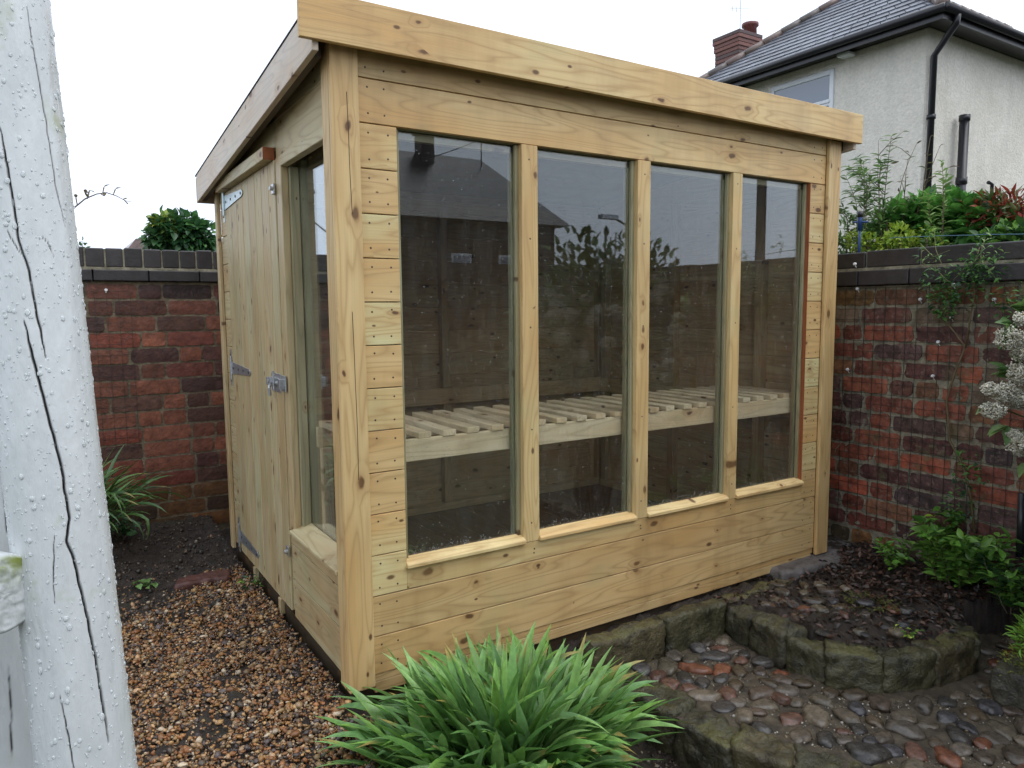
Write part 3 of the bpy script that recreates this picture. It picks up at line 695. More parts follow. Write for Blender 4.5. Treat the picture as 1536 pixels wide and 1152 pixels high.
arc_stones(e2, [(1.55, -.09), (1.545, -.22), (1.52, -.40), (1.535, -.56), (1.66, -.71), (1.84, -.79), (2.06, -.815), (2.20, -.73)], .11, -.048, .15, 20, rough=.010)
e3 = empty('stone_edging', (1.0, -.6, -.2), label='curved lower row of mossy sandstone blocks beside the strap-leaved clump', cat='edging')
arc_stones(e3, [(.915, -.10), (.905, -.25), (.925, -.43), (.955, -.64), (1.03, -.80), (1.13, -.96), (1.21, -1.16), (1.27, -1.4)], .125, -.15, .22, 40, rough=.010)
# mortar bed with cobbles
TPOLY = [(1.05, -.12), (1.06, -.43), (1.10, -.60), (1.17, -.76), (1.27, -.92), (1.35, -1.15), (1.4, -1.4), (2.7, -1.4), (2.7, -.75), (2.3, -.72), (2.18, -.82), (2.04, -.88), (1.8, -.85), (1.62, -.76), (1.5, -.6), (1.48, -.4), (1.5, -.22), (1.52, -.09)]
def build_path():
    st = .014; x0, x1, y0, y1 = .93, 2.6, -1.45, -.05; nx = int((x1-x0)/st)+1; ny = int((y1-y0)/st)+1; V = []
    for j in range(ny):
        for i in range(nx):
            x = x0+i*st; y = y0+j*st
            if inpoly(x, y, UPOLY): z = -.16
            else: z = -.168+.012*fbm(x, y, 2, 9, 4)
            V.append((x, y, z))
    I = np.arange(nx*ny).reshape(ny, nx); Fc = np.stack([I[:-1, :-1], I[:-1, 1:], I[1:, 1:], I[1:, :-1]], -1).reshape(-1, 4)
    keep = [k for k, q in enumerate(Fc) if inpoly(V[q[0]][0]+.3*(V[q[0]][0] < 1.2 and False), V[q[0]][1], [(.93, -.05), (.93, -.43), (.98, -.66), (1.08, -.86), (1.19, -1.05), (1.28, -1.44), (2.62, -1.44), (2.62, -.05)])]
    o = np_mesh('cobbled_path', np.array(V), Fc[keep], np.full((len(V), 3), .1), MORTW); tag(o, kind='structure')
    P = []; tries = 0
    while tries < 9000:
        tries += 1; x = random.uniform(.95, 2.6); y = random.uniform(-1.4, -.1)
        if not inpoly(x, y, TPOLY): continue
        r = random.uniform(.026, .050); el = random.uniform(.75, 1.25)
        if all((x-q[0])**2+(y-q[1])**2 > ((r+q[2])*.86)**2 for q in P): P.append((x, y, r, el))
    for i, (px, py) in enumerate(((1190, 905), (1150, 905), (1230, 920), (1335, 925), (1350, 935), (1265, 930), (1230, 880), (1205, 890), (1160, 925), (1180, 940), (1210, 945), (1250, 900), (1175, 890), (1290, 950), (1165, 880), (1145, 915), (1240, 950), (1200, 925))):
        q = at(px, py, 2, -.045); P.append((q[0], q[1], random.uniform(.024, .036), 1))
    for _ in range(60):
        x = random.uniform(1.62, 2.1); y = random.uniform(-.68, -.12)
        if inpoly(x, y, UPOLY) and inpoly(x-.06, y, UPOLY) and inpoly(x, y-.05, UPOLY) and all((x-q[0])**2+(y-q[1])**2 > .0034 for q in P): P.append((x, y, random.uniform(.022, .036), 1))
    n = len(P); T = np.array([(x, y, gh(x, y)+.003 if inpoly(x, y, UPOLY) else -.1665+.012*fbm(x, y, 2, 9, 4)) for x, y, r, e in P]); s = np.array([p[2] for p in P]); rz = RNG.uniform(0, 6.28, n)
    c, s_ = np.cos(rz), np.sin(rz); Z = np.zeros(n); O = np.ones(n); Rz = np.stack([np.stack([c, -s_, Z], -1), np.stack([s_, c, Z], -1), np.stack([Z, Z, O], -1)], -2)
    sc = np.stack([s*RNG.uniform(1, 1.35, n), s*RNG.uniform(.72, .95, n), s*RNG.uniform(.42, .6, n)], -1)
    cols = pal(n, [(.075, .068, .065), (.055, .052, .055), (.11, .09, .07), (.20, .075, .04), (.10, .07, .05), (.15, .12, .085), (.09, .07, .05), (.13, .065, .045), (.12, .10, .07), (.05, .045, .04), (.09, .065, .04)], .3)*.85
    bv = ICO3[0].copy(); off = RNG.uniform(0, 50, n); nv = len(bv); Vs = []
    for k in range(n):
        d = np.array([1+.34*noise.noise(Vector((p[0]*1.1+off[k], p[1]*1.1, p[2]*1.1)))+.10*noise.noise(Vector((p[0]*3+off[k], p[1]*3, p[2]*3))) for p in bv]); q_ = bv*d[:, None]; q_[:, 2] = np.minimum(q_[:, 2], .62+.12*q_[:, 2]); Vs.append((Rz[k] @ (q_*sc[k]).T).T+T[k])
    Fc = (ICO3[1][None]+(np.arange(n)*nv)[:, None, None]).reshape(-1, 3)
    c_ = np_mesh('cobbles', np.concatenate(Vs), Fc, np.repeat(cols, nv, 0), COBBLE, o); tag(c_, kind='stuff')
    n = 5200; T = []
    while len(T) < n:
        x = random.uniform(.95, 2.6); y = random.uniform(-1.4, -.1)
        if inpoly(x, y, TPOLY) and fbm(x, y, 8, 5) > -.25: T.append((x, y, -.168+.012*fbm(x, y, 2, 9, 4)+random.uniform(-.001, .003)))
    g_ = scatter('grit', ICO1[0], ICO1[1], rotmats(n)*np.clip(np.exp(RNG.normal(math.log(.0019), .45, n)), .0008, .006)[:, None, None], np.array(T), pal(n, [(.16, .12, .07), (.09, .07, .05), (.24, .20, .14), (.05, .04, .03), (.4, .38, .33)], .3), GRAVEL, o, False, .3); tag(g_, kind='stuff')
build_path()
def crumbs():
    T = []
    while len(T) < 9000:
        if random.random() < .55: x = random.uniform(-1.3, .1); y = random.uniform(.9, 2.27)
        else: x = random.uniform(.05, 1.0); y = random.uniform(-1.1, -.05)
        if x > -.0 and y > -.03: continue
        if fbm(x, y, 11, 4) < random.uniform(-.6, .3): continue
        T.append((x, y, gz(x, y)+.018*fbm(x, y, 0, 12, 3)+.011*fbm(x, y, 5, 34, 3)+random.uniform(-.002, .003)))
    n = len(T); s = np.clip(np.exp(RNG.normal(math.log(.0036), .55, n)), .0012, .016)
    o = scatter('soil_crumbs', ICO1[0], ICO1[1], rotmats(n)*s[:, None, None], np.array(T), pal(n, [(.035, .026, .018), (.05, .036, .025), (.022, .017, .013), (.07, .05, .032)]*4+[(.16, .09, .05), (.18, .15, .11)], .3), GRAVEL, None, False, .3); tag(o, kind='stuff')
crumbs()
# concrete slab under the right end
sl = rock('concrete_slab', (2.30, .12, -.005), .62, .42, .10, R(-6), CONC, None, (.1,)*3, .006, 5)
tag(sl, 'grey concrete slab poking out under the right corner of the shed', 'slab')
# stone trough with moss
tr = empty('stone_trough', (2.1, -1.02, -.16), label='low mossy stone trough planted with yellow-green alpines at the right edge', cat='planter')
rock('trough_body', (2.16, -1.03, -.045), .50, .26, .13, R(8), SAND, tr, (.05, .045, .03), .012, 77)

def ell_leaves(name, c, rad, n, shape, size, cols, mat=LEAF, parent=None, up=.4, shell=.35, roll=.3, clip=None, noiseamp=.35, jitter=.0):
    """leaves through an ellipsoid volume, pointing outward and up"""
    c = np.array(c); P = []; k = 0
    while k < n:
        d = RNG.normal(size=3); d /= np.linalg.norm(d); r = 1-shell*RNG.random()**1.2
        r *= 1+noiseamp*noise.noise(Vector(d*2.3+c*5)); p = c+d*r*np.array(rad)
        if clip and not clip(p): continue
        P.append((*p, *d)); k += 1
    P = np.array(P); T = P[:, :3]; Dr = P[:, 3:]+np.array([0, 0, up])+RNG.normal(scale=.45, size=(n, 3))
    sz = size*RNG.uniform(.6, 1.25, n); M = frames(Dr, roll)*sz[:, None, None]
    return scatter(name, shape[0], shape[1], M, T, pal(n, cols, .3), mat, parent, True, jitter)
ell_leaves('moss', (2.14, -1.02, -.045), (.25, .13, .035), 2600, LF_OVAL, .014, [(.20, .24, .03), (.13, .17, .03), (.26, .26, .05)], MOSS, tr, .6, 1)
ell_leaves('alpine_plant', (2.22, -.98, .0), (.17, .10, .06), 1100, LF_LONG, .035, [(.22, .42, .05), (.30, .45, .06), (.16, .33, .05)], LEAF, tr, .9, .9)

# ------------------------------------------------------------------ strap-leaved clumps
def strap_clump(name, c, rad, n, L, w, cols, label, cat='plant', seed=1, lean=(0, 0), stiff=1., group=None):
    rg = np.random.default_rng(seed); V = []; Fc = []; C = []; seg = 11
    for k in range(n):
        a = rg.uniform(0, 6.283); q = rg.random()**.6; bx, by = c[0]+rad*q*math.cos(a)*1.15, c[1]+rad*q*math.sin(a)*.85; bz = c[2]
        out = a+rg.normal(0, .8); ln = L*rg.uniform(.6, 1.12); el = R(rg.uniform(62, 92)-22*q); ww = w*rg.uniform(.7, 1.15)
        bend = R(rg.uniform(5, 85)+22*q)/stiff; tw = rg.normal(0, .5); col = np.array(cols[rg.integers(0, len(cols))])*rg.uniform(.75, 1.2)
        p = np.array([bx, by, bz]); e = el; hd = np.array([math.cos(out)+lean[0], math.sin(out)+lean[1]]); hd /= np.linalg.norm(hd); b0 = len(V); dry = rg.random() < .14; kink = rg.random() < .14
        for i in range(seg+1):
            t = i/seg; d = np.array([hd[0]*math.cos(e), hd[1]*math.cos(e), math.sin(e)]); side = np.array([-hd[1], hd[0], 0]); up = np.cross(side, d)*-1
            tt = tw*t; sd = side*math.cos(tt)+up*math.sin(tt); nu = up*math.cos(tt)-side*math.sin(tt)
            wd = ww*(.55+.45*min(1, t*3.2))*(1 if t < .55 else max(.02, 1-((t-.55)/.45)**1.7))/2
            V += [tuple(p-sd*wd+nu*wd*.38), tuple(p), tuple(p+sd*wd+nu*wd*.38)]
            cc = col*(.72+.35*t)
            if t < .12: cc = cc*np.array([1.1, 1.1, .8])
            if dry and t > .86: cc = np.array([.42, .34, .10])
            C += [cc*1.05, cc*.86, cc*1.05]
            p = p+d*ln/seg; e -= bend/seg*(.35+1.5*t)*(1 if not (kink and i == 7) else 4)
        for i in range(seg):
            o = b0+i*3; Fc += [(o, o+1, o+4, o+3), (o+1, o+2, o+5, o+4)]
    ob = np_mesh(name, np.array(V), np.array(Fc), np.array(C), STRAP); tag(ob, label, cat, group)
    return ob
STRAP = leaf_mat('strap_leaf', .36, .22)
GR = [(.14, .31, .07), (.18, .38, .09), (.11, .25, .06), (.25, .44, .13), (.18, .35, .12), (.21, .41, .08)]
strap_clump('strap_leaved_plant', (.29, -.42, -.15), .22, 720, .37, .034, GR, 'big clump of broad green strap leaves in front of the shed', seed=4, lean=(-.08, -.02), stiff=1.15)
strap_clump('strap_leaved_plant', (-.66, 1.86, .14), .13, 190, .42, .018, [(.10, .2, .05), (.13, .26, .07), (.07, .15, .05)], 'small clump of narrow green leaves against the dark back wall', seed=9, lean=(.3, -.2), stiff=.7)

# ------------------------------------------------------------------ plants helpers
def stems_plant(name, label, base, stems, leafshape, size, cols, per=22, stemcol=(.09, .07, .04), r=.003, cat='plant', start=.15, group=None, droop=.1, roll=.4, mat=LEAF, whorl=1, branches=0):
    root = empty(name, base, label=label, cat=cat, group=group); sb = MB(); T = []; Dd = []
    def walk(path, rr, n, st):
        sb.tube(path, [rr*(1-.7*i/(len(path)-1)) for i in range(len(path))], 5, stemcol)
        for k in range(n):
            t = st+(1-st)*k/max(1, n-1); f_ = t*(len(path)-1); i = min(int(f_), len(path)-2); p = np.array(path[i])*(1-f_+i)+np.array(path[i+1])*(f_-i)
            ax = np.array(path[i+1])-np.array(path[i]); ax /= np.linalg.norm(ax)
            for w_ in range(whorl):
                a = k*2.4+w_*6.283/whorl+random.uniform(-.4, .4); v = np.array([math.cos(a), math.sin(a), 0]); T.append(p); Dd.append(v*random.uniform(.6, 1)+ax*random.uniform(.3, .8)+np.array([0, 0, -droop]))
    for s in stems:
        b = np.array(s[0], float); e = np.array(s[1], float); bow = np.array([random.uniform(-1, 1), random.uniform(-1, 1), 0])*np.linalg.norm(e-b)*.08
        path = [tuple(b+(e-b)*t+bow*math.sin(math.pi*t)+np.array([random.uniform(-1, 1) for _ in range(3)])*.004) for t in np.linspace(0, 1, 8)]
        walk(path, r, per, start)
        for q in range(branches):
            t = random.uniform(.3, .9); p = b+(e-b)*t+bow*math.sin(math.pi*t); L = np.linalg.norm(e-b)*random.uniform(.15, .35); d = np.array([random.uniform(-1, 1), random.uniform(-1, 1), random.uniform(.3, 1.)]); d /= np.linalg.norm(d)
            walk([tuple(p), tuple(p+d*L*.5+np.array([0, 0, .01])), tuple(p+d*L)], r*.6, max(3, per//3), .3)
    sb.build('stem', STEM, root, smooth=True); T = np.array(T); Dd = np.array(Dd); n = len(T)
    M = frames(Dd, roll)*(size*RNG.uniform(.55, 1.2, n))[:, None, None]
    scatter('leaves', leafshape[0], leafshape[1], M, T, pal(n, cols, .3), mat, root)
    return root
BRG = [(.12, .28, .04), (.18, .36, .06), (.09, .22, .04)]; DKG = [(.03, .085, .025), (.05, .12, .03), (.04, .10, .04)]; YLG = [(.34, .48, .05), (.26, .42, .05), (.42, .52, .08)]
# low bright plants at the foot of the right wall
def fan(cx, cy, z, rad, h, n): return [((cx+random.uniform(-.04, .04), cy+random.uniform(-.04, .04), z), (cx+rad*math.cos(a)*random.uniform(.4, 1), cy+rad*math.sin(a)*random.uniform(.4, 1), z+h*random.uniform(.6, 1))) for a in np.linspace(0, 6.283, n, endpoint=False)]
stems_plant('leafy_shrub', 'bright green leafy shrub low against the brick wall at right', (2.46, -.52, -.03), fan(2.44, -.55, -.03, .20, .32, 11), LF_OVAL, .055, BRG, 16, whorl=2, branches=2)
stems_plant('leafy_shrub', 'dark green leafy shrub low in the right corner of the photo, nearest the camera', (2.36, -.80, -.03), fan(2.40, -.80, -.03, .18, .25, 10), LF_OVAL, .05, BRG+DKG, 16, whorl=2, branches=2)
stems_plant('seedling', 'small bright green seedling at the foot of the brick wall nearest the shed corner', (2.44, -.27, -.02), fan(2.45, -.28, -.02, .1, .13, 7), LF_OVAL, .04, BRG, 8, whorl=2)
stems_plant('climbing_shoot', 'young upright shoot of pale leaves against the lower brickwork', (2.52, -.4, -.02), [((2.52, -.4, -.02), (2.53, -.40, .24)), ((2.54, -.44, 0), (2.55, -.46, .2))], LF_OVAL, .045, YLG+BRG, 10, whorl=2)
# climbers on the wall
def wp(px, py, x=2.57): return tuple(at(px, py, 0, x))
cl = empty('climbing_plant', wp(1420, 800), label='woody climber trained up the wire mesh with small dark leaves', cat='climber')
sb = MB(); sb.tube([wp(1462, 800), wp(1455, 740), wp(1445, 700), wp(1424, 660), wp(1420, 600), wp(1432, 560), wp(1448, 520), wp(1425, 490), wp(1405, 475), wp(1395, 450)], [.006, .006, .005, .005, .005, .0045, .004, .0035, .003, .002], 6, (.14, .10, .05))
sb.tube([wp(1448, 522), wp(1455, 480), wp(1462, 440), wp(1460, 400), wp(1470, 370)], [.004, .0035, .003, .002, .0015], 6, (.14, .10, .05)); sb.build('stem', STEM, cl, smooth=True)
def leafcloud(parent, spots, shape, size, cols, depth=.05, x=2.55, name='leaves'):
    T = []; 
    for px, py, r, n in spots:
        for _ in range(n):
            a = random.uniform(0, 6.283); q = math.sqrt(random.random())*r; p = np.array(wp(px+q*math.cos(a), py+q*math.sin(a), x-random.uniform(0, depth))); T.append(p)
    T = np.array(T); n = len(T); Dd = np.stack([-RNG.uniform(.2, 1, n), RNG.normal(size=n), RNG.normal(size=n)*.5+.1], -1)
    return scatter(name, shape[0], shape[1], frames(Dd, .4)*(size*RNG.uniform(.5, 1.2, n))[:, None, None], T, pal(n, cols, .3), LEAF, parent)
leafcloud(cl, [(1415, 455, 22, 150), (1400, 425, 22, 60), (1430, 440, 15, 60), (1458, 405, 22, 80), (1450, 420, 30, 70), (1480, 395, 30, 50), (1500, 420, 35, 60), (1455, 720, 25, 60), (1440, 760, 25, 70), (1450, 690, 18, 30), (1515, 455, 25, 60), (1440, 445, 40, 40)], LF_OVAL, .024, [(.06, .15, .04), (.09, .22, .05), (.04, .10, .05), (.12, .28, .06)])
cl2 = empty('trailing_plant', wp(1400, 390), label='fine pale green shoots trailing over the blue coping course', cat='climber'); sb = MB()
for a, b, c_ in (((1380, 365), (1400, 385), (1425, 375)), ((1400, 340), (1404, 375), (1412, 395)), ((1385, 395), (1410, 410), (1425, 425)), ((1478, 355), (1470, 385), (1495, 420)), ((1430, 420), (1455, 395), (1500, 388))):
    sb.tube([wp(*a, 2.54), wp(*b, 2.53), wp(*c_, 2.52)], .0012, 4, (.2, .22, .08))
sb.build('stem', STEM, cl2)
leafcloud(cl2, [(1385, 382, 10, 12), (1400, 345, 12, 14), (1410, 395, 16, 16), (1478, 360, 14, 18), (1490, 385, 18, 16), (1420, 412, 14, 12), (1470, 378, 14, 20)], LF_LONG, .03, [(.16, .30, .07), (.25, .36, .12), (.10, .22, .07)], .04, 2.54)
# wire mesh
def wiremesh(name, label, pts0, axis, pos, a0, a1, z0, z1, sp=.05, r=.0012):
    mb = MB()
    def ln(p, q): mb.tube([p, q], r, 4, (.05,)*3, 0, False)
    na = int((a1-a0)/sp); nz = int((z1-z0)/sp)
    def P(a, z):
        w = pos-.012-.008*noise.noise(Vector((a*3, z*3, 0)))
        return (a, w, z) if axis == 0 else (w, a, z)
    for i in range(na+1):
        for j in range(nz): ln(P(a0+i*sp, z0+j*sp), P(a0+i*sp, z0+(j+1)*sp))
    for j in range(nz+1):
        for i in range(na): ln(P(a0+i*sp, z0+j*sp), P(a0+(i+1)*sp, z0+j*sp))
    o = mb.build(name, flat('wire_'+str(axis), (.035, .04, .035), .5, .3)); tag(o, label, 'wire mesh'); return o
wiremesh('wire_mesh', 'thin square wire mesh fixed to the weathered wall right of the shed', None, 1, 2.6, -1.4, .2, .10, 1.26, .05)
wiremesh('wire_mesh', 'thin square wire mesh on the dark back wall beyond the shed door', None, 0, 2.28, -1.1, -.30, .45, 1.3, .055)
for i, (px, py, lab) in enumerate(((1282, 396, 'white plastic clip on the coping beside the shed post'), (1286, 433, 'white plastic clip just under the coping, nearest the shed'), (1380, 449, 'white plastic clip left of the thickest climber leaves'), (1427, 476, 'white plastic clip just below the thick clump of climber leaves'),
        (1407, 513, 'white plastic clip at the end of the brightest red brick'), (1271, 554, 'white plastic clip low beside the shed post'), (1399, 564, 'white plastic clip lowest of those near the climber stem'), (1430, 427, 'white plastic clip among the climber leaves under the coping'), (1491, 449, 'white plastic clip nearest the right edge under the coping'))):
    c_ = at(px, py, 0, 2.545 if py < 430 else 2.58); mb = MB(); mb.tube([(c_[0]-.006, c_[1], c_[2]), (c_[0]+.006, c_[1], c_[2])], [.0065, .0075], 8, (.8,)*3); mb.tube([(c_[0], c_[1], c_[2]-.003), (c_[0]+.01, c_[1]-.004, c_[2]-.018)], .002, 5, (.8,)*3)
    o = mb.build('plastic_clip', WHITEPL, None, .001); tag(o, lab, 'clip', 'white clips holding the wire mesh')
c_ = at(158, 391, 1, 2.25) if False else at(159, 435, 1, 2.26); mb = MB(); mb.tube([(c_[0], c_[1]-.006, c_[2]), (c_[0], c_[1]+.006, c_[2])], .008, 8); mb.box(c_[0]-.003, c_[0]+.003, c_[1], c_[1]+.012, c_[2]-.014, c_[2]-.004)
tag(mb.build('plastic_clip', WHITEPL, None, .001), 'single white clip high on the dark back wall', 'clip')
# viburnum at the right
vb = empty('flowering_shrub', (2.2, -1.5, -.4), label='tall evergreen shrub with domed cream flower heads at the right edge', cat='shrub')
sb = MB()
for k in range(26):
    a = random.uniform(0, 6.283); e = R(random.uniform(20, 80)); p = [(2.2+random.uniform(-.05, .05), -1.5+random.uniform(-.05, .05), -.5)]
    tip = (2.38+.65*math.cos(a)*math.cos(e), -1.5+.5*math.sin(a)*math.cos(e), .9+.75*math.sin(e)); mid = ((p[0][0]+tip[0])/2, (p[0][1]+tip[1])/2, .5)
    sb.tube([p[0], mid, tip], [.014, .009, .004], 6, (.09, .06, .035))
sb.build('stem', STEM, vb, smooth=True)
ell_leaves('leaves', (2.38, -1.5, .93), (.72, .52, .70), 4200, LF_OVAL, .068, [(.07, .14, .04), (.10, .19, .05), (.05, .10, .04), (.16, .24, .09)], LEAF, vb, .3, .6, noiseamp=.25)
leafs = [(1515, 465, 20, 6), (1500, 490, 30, 7), (1490, 560, 25, 8), (1510, 610, 25, 8), (1520, 500, 14, 5)]
def flower(c, r, k):
    n = 900; d = RNG.normal(size=(n, 3)); d /= np.linalg.norm(d, axis=1)[:, None]; d[:, 2] = d[:, 2]*.8+.1; kr = np.array([1+.5*noise.noise(Vector(q*2.6+k)) for q in d])[:, None]; T = np.array(c)+d*r*kr*RNG.uniform(.8, 1.05, (n, 1))
    return scatter('flower_head', ICO1[0], ICO1[1], rotmats(n)*(.0029*RNG.uniform(.6, 1.3, n))[:, None, None], T, pal(n, [(.58, .56, .46), (.66, .64, .54), (.36, .32, .22)], .25), STEMF, vb, False)
STEMF = col_mat('flower', .7)
vbx = lambda px, py, D_=2.65: tuple(atd(px, py, D_))
for k, (px, py, r) in enumerate(((1516, 510, .045), (1530, 562, .045), (1508, 590, .042), (1486, 585, .026), (1490, 617, .036), (1530, 600, .035), (1531, 672, .04), (1536, 530, .04), (1522, 655, .025), (1535, 480, .03))): flower(vbx(px, py), r, k)
for k in range(70):
    d = RNG.normal(size=3); d /= np.linalg.norm(d); d[2] = abs(d[2])*.9-.2; d[1] = abs(d[1])*(1 if k < 50 else -1); flower(tuple(np.array((2.38, -1.5, .93))+d*np.array((.72, .52, .70))), random.uniform(.035, .05), k)
T = []; Dd = []; sbb = MB()
for px, py, ax_, ay_, n in ((1500, 455, 1, -.3, 5), (1528, 445, .6, 1, 4), (1505, 485, -1, .2, 5), (1515, 470, .2, 1, 4), (1500, 500, -1, -.2, 4), (1478, 605, -1, -.3, 4), (1500, 560, -.8, .2, 5), (1525, 640, -.4, -1, 4), (1495, 635, -.7, -.8, 3), (1520, 540, -.6, .5, 4), (1528, 690, -.3, -1, 3)):
    b0 = np.array(vbx(px+16, py+4, 2.68)); sbb.tube([vbx(1560, py+30, 2.75), tuple(b0)], .003, 5, (.1, .12, .05))
    for j in range(n): T.append(b0); Dd.append(RT*(ax_+random.uniform(-.6, .6))+UP*(ay_+random.uniform(-.6, .6))-FW*random.uniform(0, .7))
sbb.build('twig', STEM, vb); T = np.array(T); Dd = np.array(Dd); n = len(T)
scatter('leaves', LF_OVAL[0], LF_OVAL[1], frames(Dd, .6)*(.085*RNG.uniform(.6, 1.1, n))[:, None, None], T, pal(n, [(.10, .2, .05), (.2, .32, .09), (.13, .24, .08)], .2), LEAF, vb)

# ------------------------------------------------------------------ raised bed over the right wall
mb = MB(); mb.box(2.83, 6.5, -3, 3.4, -.55, 1.2, (.05,)*3); tag(mb.build('raised_bed', SOIL), kind='structure')
def above(px, py, x): return tuple(at(px, py, 0, x))
def tall(name, label, tops, x, shape, size, cols, per, branches=1, r=.004, whorl=1, start=.1, group=None):
    b = above(tops[0][0], 392, x); st = []
    for bx_, px, py in tops: st.append((above(bx_, 400, x), above(px, py, x+random.uniform(-.1, .1))))
    return stems_plant(name, label, b, st, shape, size, cols, per, (.12, .09, .05), r, branches=branches, whorl=whorl, start=start, group=group)
tall('tall_shrub', 'thin tall leafy stems next to the right shed post', [(1280, 1270, 265), (1290, 1296, 240), (1300, 1306, 255), (1275, 1262, 300), (1310, 1300, 285), (1320, 1336, 205), (1330, 1322, 235)], 3.1, LF_LONG, .055, [(.14, .24, .08), (.20, .32, .10), (.10, .19, .06)], 24, 2, whorl=2)
tall('tall_shrub', 'nearly bare reddish stems rising in front of the downpipe', [(1345, 1375, 215), (1350, 1395, 205), (1362, 1410, 218), (1345, 1318, 210), (1352, 1362, 240)], 3.2, LF_LONG, .04, [(.16, .13, .06), (.2, .24, .10), (.14, .10, .06)], 8, 3, r=.004)
tall('tall_shrub', 'single leafy shoot between the downpipe and the soil pipe', [(1405, 1412, 245), (1412, 1420, 262), (1400, 1392, 290)], 3.1, LF_LONG, .055, [(.20, .33, .09), (.26, .40, .12)], 22, 0, whorl=2)
def hedge(name, label, spots, x, shape, size, cols, dep=.25, cat='bush'):
    root = empty(name, above(spots[0][0], 395, x), label=label, cat=cat); sb = MB()
    for px, py, r, n in spots:
        sb.tube([above(px, 402, x+.1), above(px, py+r*.3, x+.1)], .006, 5, (.08, .06, .03))
    sb.build('stem', STEM, root); T = []; Dd = []
    for px, py, r, n in spots:
        c0 = np.array(above(px, py, x+dep/2)); rr = r*np.linalg.norm(c0-CAM)/F
        for _ in range(n):
            d = RNG.normal(size=3); d /= np.linalg.norm(d); T.append(c0+d*rr*np.array((1, 1, .9))*random.uniform(.5, 1.05)); Dd.append(d+np.array((0, 0, .3))+RNG.normal(scale=.4, size=3))
    T = np.array(T); Dd = np.array(Dd); n = len(T)
    scatter('leaves', shape[0], shape[1], frames(Dd, .4)*(size*RNG.uniform(.6, 1.2, n))[:, None, None], T, pal(n, cols, .3), LEAF, root); return root
hedge('laurel_bush', 'large glossy green laurel bush above the right wall in front of the pale house', [(1355, 340, 26, 170), (1385, 338, 30, 200), (1420, 335, 28, 180), (1448, 335, 28, 180), (1470, 345, 24, 130), (1400, 355, 30, 160), (1340, 355, 24, 120), (1500, 350, 25, 120)], 3.15, LF_OVAL, .10, [(.07, .22, .04), (.12, .33, .06), (.05, .15, .03), (.16, .40, .08)])
hedge('yellow_green_bush', 'small lime-green bush on the wall top beside the blue standpipe', [(1285, 362, 14, 110), (1302, 366, 14, 90)], 2.88, LF_OVAL, .032, YLG)
hedge('yellow_green_bush', 'larger lime-green bush on the wall top left of centre of the laurel', [(1350, 355, 18, 150), (1335, 368, 14, 90), (1362, 368, 14, 80)], 2.88, LF_OVAL, .032, YLG)
hedge('yellow_green_bush', 'lime-green tuft on the wall top above the thick climber leaves', [(1400, 365, 12, 80), (1390, 350, 9, 40)], 2.88, LF_OVAL, .032, YLG+BRG)
hedge('green_bush', 'loose mid-green bush on the wall top touching the shed post', [(1270, 350, 22, 140), (1262, 372, 16, 90), (1320, 345, 22, 90), (1330, 325, 20, 50)], 3.0, LF_LONG, .05, [(.14, .26, .07), (.2, .34, .1), (.09, .17, .05)])
hedge('red_leaved_bush', 'bush with bright red young leaves in front of the pale house wall', [(1478, 322, 18, 110), (1500, 318, 20, 140), (1522, 312, 20, 150), (1530, 335, 20, 110), (1495, 338, 16, 60), (1550, 325, 24, 100), (1460, 318, 16, 90), (1488, 306, 14, 70)], 3.12, LF_LONG, .055, [(.30, .05, .03), (.22, .04, .03), (.36, .10, .05), (.14, .16, .06), (.10, .18, .05)])
hedge('green_bush', 'dark green bush under the red leaved bush at the right edge', [(1510, 360, 20, 120), (1535, 358, 20, 120), (1480, 366, 16, 80)], 3.0, LF_OVAL, .06, BRG+DKG)
sp = empty('standpipe', above(1290, 400, 2.86), label='blue and black garden standpipe standing above the right wall', cat='pipe'); mb = MB(); mb.tube([above(1288, 400, 2.86), above(1290, 335, 2.86)], .007, 8); mb.build('pipe', LEAD, sp, smooth=True)
mb = MB(); mb.tube([above(1290, 345, 2.86), above(1290, 318, 2.86)], .012, 10); mb.tube([above(1280, 333, 2.86), above(1302, 333, 2.86)], .005, 8); mb.build('fitting', LEAD, sp, smooth=True)
mb = MB(); mb.tube([above(1290, 326, 2.859), above(1290, 317, 2.859)], .0135, 10); mb.build('cap', BLACKPL, sp, smooth=True)
mb = MB(); pts = [above(1335+k*12, 357-6*math.sin(k/18*1.5)+random.uniform(-.6, .6), 2.70) for k in range(19)]; mb.tube(pts, .0018, 5); tag(mb.build('blue_string', flat('blue_twine', (.06, .14, .2), .6)), 'thin blue twine stretched above the coping of the right wall', 'string')
mb = MB(); mb.tube([above(1533, 740, 2.5), above(1530, 835, 2.5)], .014, 10); tag(mb.build('black_pipe', BLACKPL, smooth=True), 'short black upright pipe at the right edge before the brick wall', 'pipe')

